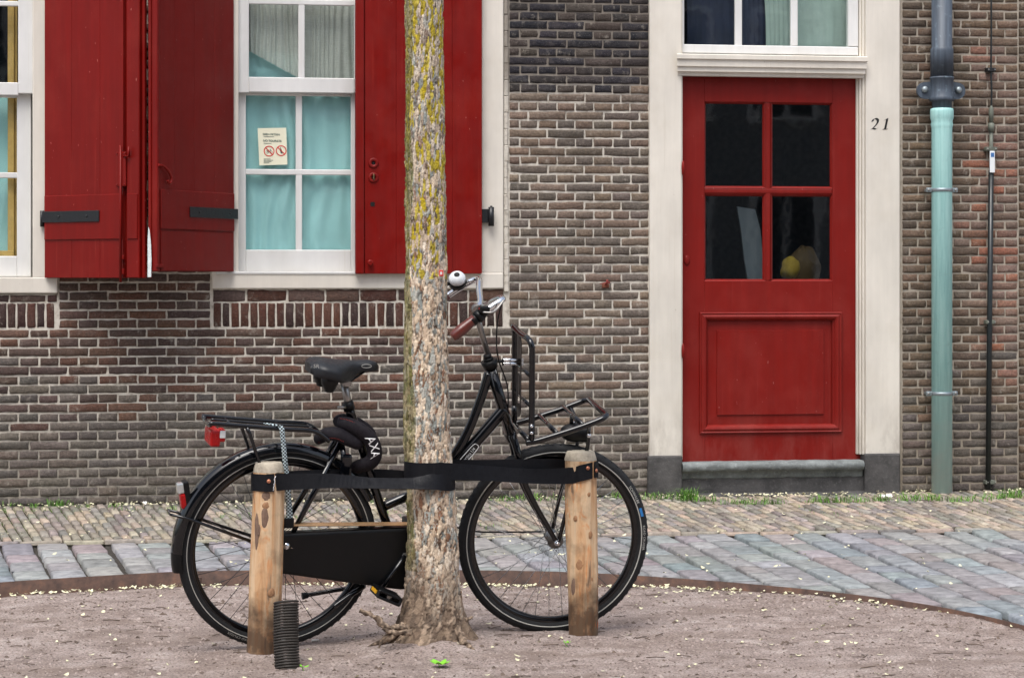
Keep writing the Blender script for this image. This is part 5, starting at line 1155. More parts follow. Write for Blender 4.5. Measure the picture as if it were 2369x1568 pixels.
def wheel(name, c, ax_, hubprof, spmat, stripe_w, phase):
    tr = .0235; RC = RW - tr
    w_ = ann(MB(), c, ax_, [(RC + math.cos(2 * math.pi * k / 12) * tr, math.sin(2 * math.pi * k / 12) * tr) for k in range(12)], 128).build(name, 'rubber', bike)
    tread = MB(); e1 = Vector((0, 0, 1)); e2 = ax_.cross(e1).normalized()
    for i in range(150):
        a = 2 * math.pi * i / 150; s_ = 1 if i % 2 else -1
        d = e1 * math.cos(a) + e2 * math.sin(a); t_ = -e1 * math.sin(a) + e2 * math.cos(a); pc_ = c + d * (RW - .0029) + ax_ * (.0085 * s_)
        m = Matrix.Identity(4); m.col[0][:3] = (t_ + ax_ * .5 * s_).normalized(); m.col[2][:3] = d; m.col[1][:3] = d.cross(m.col[0].to_3d()); m.col[3][:3] = pc_; tread.boxm(m, (.0065, .0035, .0014))
    tread.build('tread', 'rubber', w_, kind='stuff')
    for s_ in (-1, 1):
        q = MB(); prof = [(RC + math.cos(a) * (tr + e), s_ * math.sin(a) * (tr + e)) for a, e in ((R(97), -.0005), (R(97), .0006), (R(97 + stripe_w), .0006), (R(97 + stripe_w), -.0005))]; ann(q, c, ax_, prof, 128); q.build('reflective_stripe', 'stripe', w_)
    ann(MB(), c, ax_, [(.3185, -.0135), (.312, -.0145), (.300, -.012), (.2965, -.004), (.2965, .004), (.300, .012), (.312, .0145), (.3185, .0135)], 96).build('rim', 'gloss', w_)
    disc(c, ax_, hubprof, 24).build('hub', 'steelgrey', w_)
    fr = max(r for r, h in hubprof) * .92
    for i in range(36):
        side = 1 if i % 2 else -1; k_ = i // 2; sg = 1 if k_ % 2 else -1; a = 2 * math.pi * i / 36 + phase; a2 = a + sg * R(52); q = MB()
        q.tube([c + (e1 * math.cos(a2) + e2 * math.sin(a2)) * fr + ax_ * (.028 * side), c + (e1 * math.cos(a) + e2 * math.sin(a)) * .2975 + ax_ * (.003 * side)], .0012, 5); q.build('spoke', spmat, w_)
    return w_
Y = Vector((0, 1, 0))
wr = wheel('rear_wheel', HR, Y, [(.008, -.07), (.008, -.035), (.032, -.033), (.032, -.027), (.022, -.022), (.022, .02), (.045, .024), (.045, .05), (.008, .052), (.008, .07)], 'oldspoke', 7, .05)
wf = wheel('front_wheel', HF, SY, [(.006, -.062), (.006, -.034), (.03, -.032), (.03, -.027), (.016, -.022), (.016, .022), (.024, .026), (.024, .030), (.026, .032), (.026, .05), (.006, .052), (.006, .062)], 'spoke', 10, .0)
# tyre lettering
def tyre_text(w_, c, ax_, body, size, rad, a0, side, mat):
    e1 = Vector((0, 0, 1)); e2 = ax_.cross(e1).normalized() * (1)     # e2 backwards
    vs, fs = text_mesh(body, size, 0, 0, 1.1); out = []
    for q in vs:
        a = a0 + q.x / rad; r_ = rad + q.y; k_ = (r_ - (RW - .0235)) / .0235; lat = math.sqrt(max(0, 1 - k_ * k_)) * .0235 + .0007
        out.append(c + e1 * (r_ * math.cos(a)) - e2 * (r_ * math.sin(a)) * -1 * (-1 if False else 1) * 1 + ax_ * (side * lat) if False else c + Vector((0, 0, 1)) * (r_ * math.cos(a)) + fwd_(ax_) * (r_ * math.sin(a)) + ax_ * (side * lat))
    MB().add(out, fs).build('lettering', mat, w_)
def fwd_(ax_): return Vector((ax_.y, -ax_.x, 0)).normalized()
tyre_text(wf, HF, SY, 'SCHWALBE', .0135, .3395, R(59), -1, 'stripe'); tyre_text(wf, HF, SY, 'ROAD CRUISER', .0125, .3395, R(88), -1, 'stripe'); tyre_text(wr, HR, Y, 'ROAD CRUISER', .0125, .3395, R(203), -1, 'stripe')
q = MB(); out = []
for i in range(8):
    a = R(68.5 + i * .8)
    for r_ in (.335, .3445): out.append(HF + Vector((0, 0, 1)) * (r_ * math.cos(a)) + fwd_(SY) * (r_ * math.sin(a)) - SY * .0243)
q.add(out, [(2 * i, 2 * i + 1, 2 * i + 3, 2 * i + 2) for i in range(7)]); q.build('blue_mark', 'blueprint', wf)
# frame
BB = bl(928, 1288); fr = MB()
st_top = bl(806, 938); fr.tube(spline([st_top, bl(850, 1075), bl(893, 1207), BB], 5), .0165, 14)
fr.tube(spline([bl(1131, 862), bl(1113, 920), bl(1086, 990), bl(1056, 1045), bl(1020, 1097), bl(976, 1135), bl(931, 1152), bl(890, 1170)], 6), .0175, 14)
fr.tube(spline([bl(1166, 946), bl(1140, 976), bl(1100, 1022), bl(1056, 1072), bl(1020, 1126), bl(985, 1190), bl(952, 1253), BB], 6), .0225, 14)
HT, HB = bl(1134, 846), bl(1180, 1001); fr.tube([HT, HB], .0205, 16); fr.tube([BB + Y * .036, BB - Y * .036], .021, 16)
for s_ in (-1, 1):
    fr.tube([BB + Vector((-.02, s_ * .03, 0)), HR + Vector((.12, s_ * .05, -.004)), HR + Vector((.0, s_ * .062, 0))], [.011, .010, .008], 10)
    a = bl(787, 1024, -.028); a.y *= -s_; b = HR + Vector((0.0, s_ * .066, .005)); fr.tube([a, a.lerp(b, .5), b], [.0105, .0105, .008], 10)
    fr.boxm(Matrix.Translation(HR + Vector((0, s_ * .064, 0))), (.02, .003, .016), .003)
cl_ = bl(820, 985); fr.tube([Vector((bl(789, 1018).x, .03, bl(789, 1018).z)), Vector((bl(789, 1018).x, -.03, bl(789, 1018).z))], .011, 10); fr.tube([bl(789, 1018), bl(832, 1022)], .012, 10)
frame = fr.build('frame', 'gloss', bike)
q = MB(); q.tube([bl(803, 929), bl(809, 948)], .021, 16); sc_ = q.build('seat_clamp', 'satin', frame); q = MB(); p = bl(800, 942, -.018); q.tube([p, p + Vector((-.03, 0, .0))], .006, 8); q.build('clamp_bolt', 'steelgrey', sc_)
q = MB(); q.tube([bl(1129, 828), bl(1130.5, 833)], .019, 8); q.tube([bl(1130.5, 833), bl(1136, 851)], [.031, .026], 20); q.tube([bl(1127, 820), bl(1129, 829)], .0155, 6); q.build('headset', 'satin', bike)
# badge on the down tube
bc = bl(1083.5, 1053, -.0235); d1_ = (bl(1056, 1072, -.0235) - bl(1100, 1022, -.0235)).normalized() * -1; up_l = Vector((-d1_.z, 0, d1_.x)); q = MB()
vs, fs = text_mesh('Cortina U4', .0165, 0); k_ = .9; q.add([bc + d1_ * p.x * k_ + up_l * p.y + Vector((0, -.001 + .9 * (abs(p.y) ** 2) / .05, 0)) for p in vs], fs); q.build('badge_lettering', 'whitep', frame)
pts = []
for i in range(40):
    a = 2 * math.pi * i / 40; ca, sa = math.cos(a), math.sin(a); x_ = .05 * math.copysign(abs(ca) ** .35, ca); y_ = .0125 * math.copysign(abs(sa) ** .6, sa); pts.append(bc + d1_ * x_ + up_l * y_ + Vector((0, .002, 0)))
q = MB(); q.tube(pts, .0013, 5, closed=True); q.build('badge_outline', 'whitep', frame)
# rear fender
def fender(rad, a0, a1, hw, n=60):
    rows = []; sec = [(-hw, -.028), (-hw * .96, -.012), (-hw * .6, -.001), (0, .001), (hw * .6, -.001), (hw * .96, -.012), (hw, -.028)]
    sec = sec + [(l * .95, h - .003) for l, h in reversed(sec)]
    for i in range(n):
        a = a0 + (a1 - a0) * i / (n - 1); d = Vector((math.cos(a), 0, math.sin(a))); rows.append([HR + d * (rad + h) + Y * l for l, h in sec + sec[:1]])
    return MB().grid(rows, len(sec) + 1, n)
fen = fender(.379, R(28), R(181), .034).build('rear_fender', 'gloss', bike); fender(.3795, R(180.5), R(191), .034, 8).build('mud_flap', 'satin', fen)
for s_ in (-1, 1):
    a = HR + Vector((0, s_ * .062, 0)); b = bl(440, 1201, -.034); c_ = bl(396, 1190, -.034)
    if s_ > 0: b = mir(b); c_ = mir(c_)
    q = MB(); q.tube([a, b, c_], [.0065, .0055, .005], 8); q.build('fender_stay', 'gloss', fen)
q = MB(); q.tube([bl(396, 1190, -.034), bl(393, 1189, 0), mir(bl(396, 1190, -.034))], .004, 8); q.build('fender_stay', 'gloss', fen)
# rear carrier
NR = [bl(u, v, -.062) for u, v in ((487, 979), (522, 982), (600, 988), (667, 993), (720, 996), (742, 1004), (762, 1020))]; r_ = spline(NR, 5); back = bl(480, 977, 0)
q = MB(); q.tube(list(reversed(r_)) + spline([NR[0], Vector((back.x, -.045, back.z)), Vector((back.x - .004, 0, back.z)), Vector((back.x, .045, back.z)), mir(NR[0])], 4)[1:] + [mir(p) for p in r_[1:]], .0085, 10); rk = q.build('rear_carrier', 'rack', bike)
for i in (6, 14, 21): q = MB(); q.tube([r_[i], mir(r_[i])], .0055, 8); q.build('cross_bar', 'rack', rk)
for yo in (0,): q = MB(); q.tube([Vector((p.x, yo, p.z + .002)) for p in r_[2:23]], .005, 6); q.build('deck_rail', 'rack', rk)
for s_ in (-1, 1):
    L = [bl(571, 988, -.064), bl(577, 1003, -.066), bl(602, 1075, -.07), Vector((HR.x - .004, -.074, HR.z + .012))]
    if s_ > 0: L = [mir(p) for p in L]
    q = MB(); q.tube(L, [.012, .012, .0095, .007], 10, flat=.6); q.build('carrier_leg', 'rack', rk)
# red reflector on the carrier
rc = bl(497, 1008, 0); q = MB(); q.boxm(Matrix.Translation(rc + Vector((-.008, 0, 0))), (.018, .052, .029), .008); rf = q.build('rear_reflector', 'redlens', rk)
q = MB(); q.boxm(Matrix.Translation(rc + Vector((.016, -.03, .01))), (.011, .022, .022), .006); q.build('lamp_housing', 'redlens', rf); q = MB(); q.boxm(Matrix.Translation(rc + Vector((.016, -.053, .016))), (.010, .002, .013), .002); q.build('lamp_label', 'whitep', rf)
# tail lamp on the fender
tc = bl(436, 1143, 0); q = MB(); ta = math.atan2(tc.z - HR.z, tc.x - HR.x); mt = Matrix.Translation(HR + Vector((math.cos(ta), 0, math.sin(ta))) * .385) @ Matrix.Rotation(R(170), 4, 'Y') @ Matrix.Rotation(math.pi, 4, 'X')
q.boxm(mt @ Matrix.Translation((.006, 0, 0)), (.010, .021, .050), .005); tl = q.build('tail_lamp', 'satin', bike); q = MB(); q.boxm(mt @ Matrix.Translation((.020, 0, -.018)), (.012, .019, .028), .007); q.build('red_lens', 'redlens', tl); q = MB(); q.boxm(mt @ Matrix.Translation((.024, 0, .028)), (.013, .018, .018), .006); q.build('clear_lens', 'clear', tl)
# saddle
s0 = bl(790, 848); q = MB(); rows = []; NS, NA = 36, 29
def sstep(t): t = max(0.0, min(1.0, t)); return t * t * (3 - 2 * t)
for i in range(NS):
    s_ = i / (NS - 1); x = -.122 + .255 * s_
    w_ = .104 + (.030 - .104) * sstep((s_ - .30) / .42); h_ = .066 + .012 * sstep((s_ - .2) / .3) - .034 * sstep((s_ - .55) / .2); zt = .034 - .012 * sstep(s_ / .5) + .002 * sstep((s_ - .6) / .3)
    e0 = math.sqrt(max(0.0, 1 - max(0, 1 - (s_ + .004) / .20) ** 2)); e1 = math.sqrt(max(0.0, 1 - max(0, (s_ - .84) / .165) ** 2)); e_ = e0 * e1
    w_ *= .25 + .75 * e_ if s_ < .5 else e_; zt -= .024 * (1 - e0) + .022 * (1 - e1); h_ = h_ * (.45 + .55 * e0) * (.35 + .65 * e1); row = []
    for j in range(NA):
        ph = R(-118 + 236 * j / (NA - 1)); sn, cs = math.sin(ph), math.cos(ph); yy = w_ * math.copysign(abs(sn) ** .75, sn); zz = zt - h_ * .5 + h_ * .5 * math.copysign(abs(cs) ** .6, cs) - .006 * (yy / .1) ** 2; row.append(s0 + Vector((x, yy, zz)))
    rows.append(row)
q.grid(rows, NA, NS); o_ = len(q.v)
for r in rows: q.v += [tuple(r[0]), tuple(r[0].lerp(r[-1], .5) + Vector((0, 0, .004))), tuple(r[-1])]
for i in range(NS - 1):
    for k_ in range(2): a = o_ + i * 3 + k_; q.f.append((a, a + 3, a + 4, a + 1)); q.sm.append(True)
q.f.append(tuple(range(NA))); q.sm.append(False)
sad = q.build('saddle', 'saddle', bike)
for yy in (-.055, .055): q = disc(s0 + Vector((-.055, yy, -.058)), Vector((0, 0, 1)), [(.012, -.022), (.018, -.018), (.018, -.012), (.024, -.006), (.024, .0), (.03, .006), (.034, .04)], 16); q.build('elastomer_spring', 'satin', sad)
q = MB()
for yy in (-.02, .02): q.tube([s0 + Vector(p) for p in ((-.07, yy * 2, -.045), (-.03, yy, -.05), (.03, yy, -.048), (.09, yy * .5, -.01))], .0045, 8)
q.build('saddle_rail', 'satin', sad)
pp = bl(797, 893); q = MB(); q.boxm(Matrix.Translation(pp + Vector((.004, 0, .016))), (.017, .024, .014), .006); q.tube([pp + Vector((0, -.03, .016)), pp + Vector((0, .03, .016))], .012, 12); q.build('saddle_clamp', 'steelgrey', sad)
q = MB(); q.tube([pp + Vector((-.002, 0, .01)), bl(803, 920), bl(809, 948)], .0137, 16); q.build('seat_post', 'steelgrey', bike)
def put_text(parent, body, size, c, ex, ey, mat, nm='lettering'):
    vs, fs = text_mesh(body, size, 0); return MB().add([c + ex * p.x + ey * p.y for p in vs], fs).build(nm, mat, parent)
put_text(sad, 'SR', .019, bl(*c7(432, 300), -.106), Vector((.95, -.3, 0)), Vector((0, -.1, 1)), 'stripe')
oc = bl(*c7(955, 297), -.034); q = MB(); q.tube([oc + Vector((math.cos(2 * math.pi * i / 20) * .018, -.002, math.sin(2 * math.pi * i / 20) * .006)) for i in range(20)], .0008, 4, closed=True); q.build('logo_ring', 'stripe', sad)
# chain case
cc = bl(930, 1288, -.055); ra, rb_ = .113, .072; rear = Vector((HR.x + .005, -.055, HR.z)); dv = Vector((cc.x - rear.x, cc.z - rear.z)); D_ = dv.length; ang = math.atan2(dv.y, dv.x); off = math.asin((ra - rb_) / D_); pol = []
for i in range(21): a = ang - math.pi / 2 + off * -1 + (math.pi + 2 * off) * i / 20; pol.append((cc.x + ra * math.cos(a), cc.z + ra * math.sin(a)))
for i in range(17): a = ang + math.pi / 2 + off + (math.pi - 2 * off) * i / 16; pol.append((rear.x + rb_ * math.cos(a), rear.z + rb_ * math.sin(a)))
def casem(inset, y0, y1):
    n = len(pol); cx_ = sum(p[0] for p in pol) / n; q = MB(); rows = []
    for ins, y in ((0, y0), (0, y1 + .006), (.004, y1 + .0015), (.012, y1)):
        row = []
        for i in range(n):
            a = Vector(pol[i - 1]); b = Vector(pol[(i + 1) % n]); t = (b - a).normalized(); nr = Vector((-t.y, t.x)); p = Vector(pol[i]) + nr * ins; row.append((p.x, y, p.y))
        rows.append(row)
    q.grid(rows, n, 4, True); o = len(q.v) - n; q.f.append(tuple(o + i for i in range(n))); q.sm.append(False); q.f.append(tuple(reversed(range(n)))) ; q.sm.append(False); return q
case = casem(0, -.040, -.082).build('chain_case', 'satin', bike)
tp0, tp1 = bl(668, 1215, -.06), bl(1010, 1213, -.06); q = MB(); q.boxm(Matrix.Translation((tp0 + tp1) / 2 + Vector((0, -.002, .004))) @ Matrix.Rotation(-math.atan2(tp1.z - tp0.z, tp1.x - tp0.x), 4, 'Y'), ((tp1 - tp0).length / 2, .019, .003), .002); q.build('case_edge_glare', 'casetop', case)
# crank, pedal, stand
c0 = bl(937, 1284, -.088); c1 = bl(880, 1363, -.096); q = MB(); q.tube([c0, c0.lerp(c1, .5), c1], [.015, .0105, .012], 12, flat=.75); crk = q.build('crank', 'gloss', bike)
q = MB(); q.tube([BB, c0 + Vector((0, -.008, 0))], .012, 12); q.build('crank_axle', 'steelgrey', crk)
pm = Matrix.Translation(c1 + Vector((.004, -.062, -.002))) @ Matrix.Rotation(R(24), 4, 'Y'); pd = MB()
for z_ in (-.011, .011): pd.boxm(pm @ Matrix.Translation((0, 0, z_)), (.046, .045, .0045), .002)
for x_ in (-.044, .044): pd.boxm(pm @ Matrix.Translation((x_, 0, 0)), (.005, .044, .0145), .003)
pdo = pd.build('pedal', 'satin', crk); q = MB(); q.boxm(pm @ Matrix.Translation((-.0498, 0, 0)), (.0015, .028, .006), 0); q.build('pedal_reflector', 'amber', pdo) if False else q.build('pedal_reflector', 'amber', crk)
q = MB(); q.tube([c1, pm @ Vector((0, -.03, 0))], .007, 8); q.build('pedal_axle', 'steelgrey', crk)
o2 = BB * 2 - c0; e_ = BB + (BB - c1) ; e_.y = .096; q = MB(); q.tube([Vector((BB.x, .03, BB.z)), Vector((BB.x, .085, BB.z)), Vector((e_.x, .095, e_.z))], [.012, .013, .011], 10); ck2 = q.build('crank', 'gloss', bike)
q = MB(); q.boxm(Matrix.Translation((e_.x, .15, e_.z)), (.046, .044, .014), .005); q.build('pedal', 'satin', ck2)
q = MB(); q.tube(spline([bl(842, 1354, -.02), bl(815, 1372, -.045), bl(795, 1386, -.055), bl(772, 1403, -.06)], 5), [.011] * 8 + [.009] * 8, 10); ks = q.build('kick_stand', 'gloss', bike)
q = MB(); q.tube(spline([bl(842, 1354, .02), bl(767, 1366, .08), bl(705, 1377, .09)], 5), .008, 10); q.build('stand_leg', 'gloss', ks); q = MB(); q.tube([bl(712, 1376, .09), bl(699, 1378, .09)], [.011, .013], 12); q.build('rubber_foot', 'rubber', ks)
for c_, b_ in ((HR, -.066),): disc(bl(664, 1264, -.086), -Y, [(.004, -.03), (.015, -.03), (.016, -.012), (.012, -.004), (.004, 0)], 16).build('axle_nut', 'chrome', wr); q = MB(); q.tube([bl(672, 1266, -.078), bl(690, 1269, -.076), bl(696, 1270, -.076)], [.005, .004, .006], 8); q.build('chain_tensioner', 'chrome', wr)
# ring lock
lc = bl(785, 1062, 0); q = MB(); q.tube([lc + Vector((0, math.sin(R(a)) * .058, math.cos(R(a)) * .058)) for a in range(-150, 151, 12)], .010, 10, flat=1.3); rl = q.build('ring_lock', 'gloss', bike)
q = MB(); q.boxm(Matrix.Translation(lc + Vector((.008, -.062, -.012))), (.02, .014, .045), .01); q.build('lock_body', 'gloss', rl)
# fork
NB = [(1184, 1006, -.018), (1193, 1030, -.036), (1201, 1062, -.045), (1213, 1114, -.047), (1229, 1150, -.049), (1247, 1184, -.051), (1268, 1219, -.053), (1285, 1248, -.055)]
nb_ = [fl(u, v, b) for u, v, b in NB]; nb_[-1] = HF - SY * .055; q = MB(); q.tube([fl(1178, 996), fl(1185, 1018)], [.022, .024], 16); fk = q.build('fork', 'gloss', bike)
for s_ in (-1, 1): P_ = spline([p if s_ < 0 else fmir(p) for p in nb_], 4); n = len(P_); q = MB(); q.tube(P_, [.0155 - .0065 * (i / (n - 1)) for i in range(n)], 12); q.build('fork_blade', 'gloss', fk)
disc(HF - SY * .058, -SY, [(.010, 0), (.011, .008), (.007, .013), (.005, .02), (.002, .021)], 12).build('axle_nut', 'chrome', wf)
# stem and handlebar
K = fl(1103, 716); q = MB(); q.tube([fl(1133, 836), fl(1109, 752), K], .0112, 14); q.tube([K - SY * .02, K + SY * .02], .019, 14); q.build('stem', 'steelgrey', bike)
HBP = [(1112, 714, -.0), (1122, 708, -.05), (1140, 698, -.14), (1156, 690, -.21), (1163, 691, -.245), (1158, 696, -.268), (1140, 708, -.278), (1112, 728, -.285), (1092, 743, -.29), (1052, 776, -.30)]
hb = [fl(u, v, b) for u, v, b in HBP]; hb[0] = K; half = spline(hb, 6); full = [fmir(p) for p in reversed(half)] + half[1:]; q = MB(); q.tube(full, .0118, 14); bar_ = q.build('handlebar', 'chrome', bike)
for s_ in (-1, 1):
    a, b = fl(1098, 738, -.289), fl(1046, 781, -.302)
    if s_ > 0: a, b = fmir(a), fmir(b)
    q = MB(); q.tube([a, a.lerp(b, .15), a.lerp(b, .55), a.lerp(b, .88), b], [.018, .017, .0205, .019, .014], 16); q.build('grip', 'grip', bar_)
q = MB(); q.tube([fl(1104, 734, -.288), fl(1092, 744, -.29)], .0185, 18); q.tube([fl(1112, 727.5, -.286), fl(1103, 735, -.288)], .023, 18); sh_ = q.build('gear_shifter', 'satin', bar_)
d_ = (fl(1125, 718, -.283) - fl(1108, 731, -.287)).normalized(); q = MB(); q.tube([fl(1110, 729, -.287), fl(1124, 719, -.284)], [.021, .017], 14); q.boxm(Matrix.Translation(fl(1120, 716, -.30)), (.018, .014, .012), .005); q.build('lever_clamp', 'satin', bar_)
q = MB(); q.tube(spline([fl(1118, 722, -.312), fl(1140, 722, -.325), fl(1152, 712, -.325), fl(1165, 694, -.31)], 5), [.008] * 6 + [.0095] * 5 + [.007] * 5, 10, flat=.5); q.build('brake_lever', 'steelgrey', bar_)
q = MB(); mk = Matrix.Translation(fl(1113, 713.5, -.302)); q.boxm(mk, (.008, .0015, .003)); q.build('shifter_mark', 'inkred', bar_)
# bell
bcn = fl(1058, 648, .268); bax = (BI3 @ Vector((-.15, -.72, .68))).normalized(); be = disc(bcn - bax * .004, bax, [(.033, -.018), (.0335, -.004), (.0335, .003)], 28).build('bell', 'satin', bar_)
disc(bcn, bax, [(.032, .002), (.031, .014), (.026, .023), (.015, .029), (.004, .0305)], 28).build('bell_dome', 'tagw', bar_); disc(bcn + bax * .0292, bax, [(.0115, -.002), (.010, .0025), (.003, .003)], 20).build('bell_cap', 'satin', bar_)
q = MB(); q.tube([bcn - bax * .006, fl(1078, 645, .268)], [.012, .012], 10); q.tube([bcn + (BI3 @ Vector((-.03, 0, -.012))), bcn + (BI3 @ Vector((-.052, 0, -.02)))], [.006, .009], 8); q.build('bell_bracket', 'satin', bar_)
q = MB(); q.tube(spline([fl(1160, 704, -.31), fl(*c8(470, 470), -.25), fl(*c8(463, 640), -.16), fl(*c8(482, 770), -.09), fl(*c8(530, 905), -.05), fl(*c8(553, 1010), -.04), fl(*c8(560, 1250), -.035), fl(1196, 1050, -.06)], 8), .0027, 7); q.build('brake_cable', 'satin', bike)
q = MB(); q.tube(spline([fl(1253, 1229, .045), fl(1170, 1230, .05), fl(1087, 1227, .05), bl(1000, 1200, .03)], 6), .0032, 7); q.build('hub_cable', 'satin', bike)
# front carrier
bw = .165
UPN = [(738, 1392, -bw), (741, 1000, -bw), (742, 700, -bw), (738, 655, -bw), (724, 615, -bw * .93), (700, 588, -bw * .75)]; up = [fl(*c8(x, y), b) for x, y, b in UPN]; tm = fl(*c8(648, 553), 0)
path = spline(up, 5) + spline([up[-1], tm, fmir(up[-1])], 5)[1:-1] + [fmir(p) for p in reversed(spline(up, 5))]; q = MB(); q.tube(path, .0112, 12); fc = q.build('front_carrier', 'rack', bike)
PLN = [(695, 1411, -bw), (770, 1400, -bw), (900, 1362, -bw), (1050, 1314, -bw), (1150, 1280, -bw), (1260, 1238, -bw), (1305, 1215, -bw * .97), (1328, 1193, -bw * .85)]; pl_ = [fl(*c8(x, y), b) for x, y, b in PLN]
ps = spline(pl_, 5); path = ps + [fmir(p) for p in reversed(ps)]; q = MB(); q.tube(path, .0112, 12); q.build('carrier_platform', 'rack', fc)
for (x, y) in ((940, 1341), (1142, 1274), (715, 1392)): p = fl(*c8(x, y), -bw); q = MB(); q.tube([p, fmir(p)], .009, 10); q.build('platform_bar', 'rack', fc)
for (x, y) in ((738, 900), (738, 1135)): p = fl(*c8(x, y), -bw); q = MB(); q.tube([p, fmir(p)], .0065, 10); q.build('back_bar', 'rack', fc)
# centre plate of the back frame
pa, pb = fl(*c8(640, 560), 0), fl(*c8(632, 1210), 0); ez = (pa - pb); Lz = ez.length; ez.normalize(); fx = ez.cross(SY) * -1; m = Matrix.Identity(4); m.col[0][:3] = SY; m.col[1][:3] = ez; m.col[2][:3] = SY.cross(ez); m.col[3][:3] = pb + ez * Lz / 2
hwp = .040; outl = [(-hwp, -Lz / 2 + .05), (-hwp * .8, -Lz / 2 + .018), (-hwp * .4, -Lz / 2 + .003), (hwp * .4, -Lz / 2 + .003), (hwp * .8, -Lz / 2 + .018), (hwp, -Lz / 2 + .05)]
hole = [(math.cos(a) * .029, -.03 + math.sin(a) * .075) for a in [2 * math.pi * i / 24 for i in range(24)]]; q = MB()
lo = outl + [(hwp, -.12), (-hwp, -.12)]; q.prism(lo, m, .003); q.prism([(-hwp, .06), (hwp, .06), (hwp, Lz / 2 - .03), (hwp * .4, Lz / 2), (-hwp * .4, Lz / 2), (-hwp, Lz / 2 - .03)], m, .003)
for s_ in (-1, 1): q.prism([(s_ * hwp, -.1205), (s_ * hwp, .0605)][::s_] + ([(s_ * .004, .0605), (s_ * .024, .04), (s_ * .030, -.03), (s_ * .024, -.10), (s_ * .004, -.1205)] if s_ > 0 else [(s_ * .004, -.1205), (s_ * .024, -.10), (s_ * .030, -.03), (s_ * .024, .04), (s_ * .004, .0605)]), m, .003)
MT['plate'] = m_plain('dark_brown_plate', (44, 38, 36), .5, 0, .4, .15, 20)
cpn = q.build('name_plate', 'plate', fc); q = MB(); q.prism([(math.cos(a) * .02, -.03 + math.sin(a) * .042) for a in [2 * math.pi * i / 20 for i in range(20)]], m, .003); q.build('plate_disc', 'plate', fc)
for y in (762, 791): q = MB(); q.tube([bl(*c8(512, y + 3), -.018), fl(*c8(668, y), -.02)], .0065, 10); q.build('fixing_rod', 'chrome', fc)
q = MB(); q.tube([fl(*c8(430, 770), 0), fl(*c8(525, 775), -.018)], .010, 8, flat=.6); q.build('rod_bracket', 'satin', fc)
for s_ in (-1, 1):
    L = [fl(*c8(1190, 1268), -bw * .96), fl(*c8(1186, 1340), -.10), fl(1356, 1047, -.075), fl(1320, 1146, -.072), HF - SY * .064 + Vector((.006, 0, .004))]
    if s_ > 0: L = [fmir(p) for p in L]
    q = MB(); q.tube(spline(L, 4), .0075, 10, flat=.7); q.build('carrier_leg', 'rack', fc)
    for (x, y) in ((738, 1282), (738, 1335)):
        p = fl(*c8(x, y), -bw - .006); p = p if s_ < 0 else fmir(p); disc(p, -SY, [(.007, -.004), (.007, .003), (.004, .006), (.001, .0065)], 10).build('bolt_head', 'chrome', fc)
    p0_, p1_ = fl(*c8(738, 1260), -bw), fl(*c8(738, 1360), -bw)
    if s_ > 0: p0_, p1_ = fmir(p0_), fmir(p1_)
    q = MB(); q.tube([p0_, p1_], .0115, 10); q.build('bracket', 'rack', fc)
    p = fl(*c8(1187, 1355), -.115); p = p if s_ < 0 else fmir(p); disc(p, -SY, [(.008, -.004), (.008, .003), (.004, .006), (.001, .0065)], 10).build('bolt_head', 'chrome', fc)
# head lamp under the platform
lc = fl(*c8(1045, 1330), -.0); q = MB(); rows = []
for j in range(15):
    t = j / 14; x_ = -.042 + .098 * t; r_ = .036 * math.sin(math.acos(max(-1, min(1, 1 - 2 * min(t, .78) / 1.25)))) if t < .8 else .036; rows.append([lc + SX * x_ + SY * (r_ * 1.05 * math.cos(2 * math.pi * i / 22)) + Vector((0, 0, r_ * math.sin(2 * math.pi * i / 22))) for i in range(22)])
q.grid(rows, 22, 15, True); hl = q.build('head_lamp', 'satin', bike); disc(lc + SX * .052, SX, [(.035, -.003), (.033, .006), (.02, .011), (.002, .013)], 22).build('lamp_lens', 'clear', hl); q = MB(); q.tube([lc + Vector((0, 0, .03)), lc + Vector((.0, 0, .062))], .008, 8); q.build('lamp_bracket', 'satin', hl)
# luggage strap
def m_check():
    k = Mat('checked_elastic', .7); ch = k.n('TexChecker'); k.put(ch.inputs['Vector'], k.map(k.pos(), (75, 0, 75))); ch.inputs['Scale'].default_value = 2.2; ch.inputs['Color1'].default_value = S(18, 20, 26); ch.inputs['Color2'].default_value = S(196, 214, 218); return k.color(ch.outputs[0]).m
MT['check'] = m_check()
for o_, nm in ((0, 0), (1, 1)):
    P_ = [bl(605 + 4 * o_, 978 + 1 * o_, .02), bl(636, 983 + 2 * o_, -.055), bl(650 + o_ * 2, 988 + 2 * o_, -.074), bl(655, 1022, -.077), bl(659, 1062, -.078), bl(664, 1108, -.08), bl(667 + 3 * o_, 1160, -.083), bl(667 + 6 * o_, 1200, -.085)]
    sp_ = spline(P_, 6); n = len(sp_); q = MB(); rows = []
    for i in range(n):
        t = (sp_[min(i + 1, n - 1)] - sp_[max(i - 1, 0)]).normalized(); s_ = Vector((t.z, 0, -t.x)) if abs(t.z) > .5 else Vector((1, 0, 0)); s_.normalize(); w_ = .0085 if i > 8 else .008; nr = Vector((0, -1, 0)) if abs(t.z) > .5 else Vector((0, 0, 1))
        if o_: w_ *= .8
        rows.append([sp_[i] - s_ * w_, sp_[i] - s_ * w_ + nr * .002, sp_[i] + s_ * w_ + nr * .002, sp_[i] + s_ * w_, sp_[i] - s_ * w_])
    q.grid(rows, 5, n); ls = q.build('luggage_strap', 'check', bike)
q = MB(); q.boxm(Matrix.Translation(bl(668, 1209, -.084)), (.018, .008, .018), .005); q.build('strap_anchor', 'satin', bike)
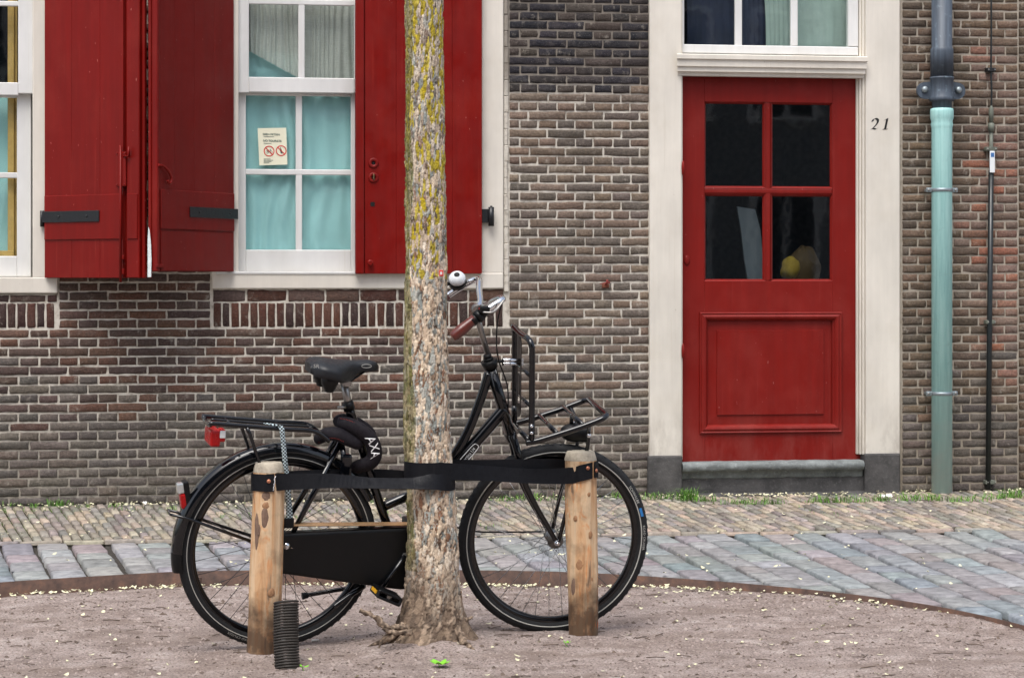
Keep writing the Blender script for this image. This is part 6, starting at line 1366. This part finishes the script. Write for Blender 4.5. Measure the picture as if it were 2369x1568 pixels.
# ------------------------------------------------------------------ chain lock hanging on the bicycle
def wp(u, v, b): return BM @ bl(u, v, b)
lk_ = thing('chain_lock', wp(845, 1030, -.05), 'black fabric-covered chain lock slung over the bicycle seat tube', 'chain lock')
def sleeve(pts, r_, fl_): P_ = spline([wp(*c7(x, y), b) for x, y, b in pts], 7); n = len(P_); q = MB(); q.tube(P_, [r_ * (1 - .25 * (abs(2 * i / (n - 1) - 1) ** 6)) for i in range(n)], 16, flat=fl_); return q, P_
q, PA = sleeve([(665, 890, -.02), (760, 905, -.04), (880, 960, -.055), (985, 1050, -.06), (1035, 1150, -.062), (1035, 1250, -.06), (975, 1315, -.05), (880, 1345, -.03), (800, 1385, .0)], .0215, 1.25); sl1 = q.build('sleeve', 'sleeve', lk_)
q, PB = sleeve([(440, 1065, .02), (540, 1010, -.035), (650, 1010, -.05), (760, 1060, -.052), (850, 1095, -.05), (900, 1100, -.04)], .019, 1.3); sl2 = q.build('sleeve', 'sleeve', lk_)
q, PC = sleeve([(640, 880, .0), (720, 860, .03), (860, 900, .05), (980, 990, .045), (1010, 1080, .03)], .019, 1.2); q.build('sleeve', 'sleeve', lk_)
for P_, dz in ((PA, .017), (PB, -.014)):
    st = MB(); cdir = Vector((-CF.x, -CF.y, .0))
    for i in range(2, len(P_) * 55 // 100, 1):
        a = P_[i] + cdir * .0165 + Vector((0, 0, dz)); b = P_[i].lerp(P_[i + 1], .55) + cdir * .0165 + Vector((0, 0, dz)); st.tube([a, b], .0011, 4)
    st.build('stitching', 'stitch', lk_, kind='stuff')
ti = len(PA) * 52 // 100; pa_, pb_ = PA[ti - 9], PA[ti + 5]; ex = (pb_ - pa_).normalized(); fwdn = Vector((-CF.x, -CF.y, 0)); ey = fwdn.cross(ex).normalized(); ez_ = ex.cross(ey)
vs, fs = text_mesh('AXA', .046, 0, 0, 1.0); q = MB(); c_ = wp(*c7(1020, 1150), -.06)
def bend(x):     # follow the sleeve
    L = [0]; 
    s_ = (x + .045) / .09; i = ti - 9 + s_ * 15; i0 = int(max(0, min(len(PA) - 2, i))); return PA[i0].lerp(PA[i0 + 1], i - i0)
out = []
for p in vs: c2 = bend(p.x); out.append(c2 + ey * (p.y + .003) + fwdn * (.0285 - 9 * p.y * p.y))
q.add(out, fs); q.build('lettering', 'whitep', lk_)
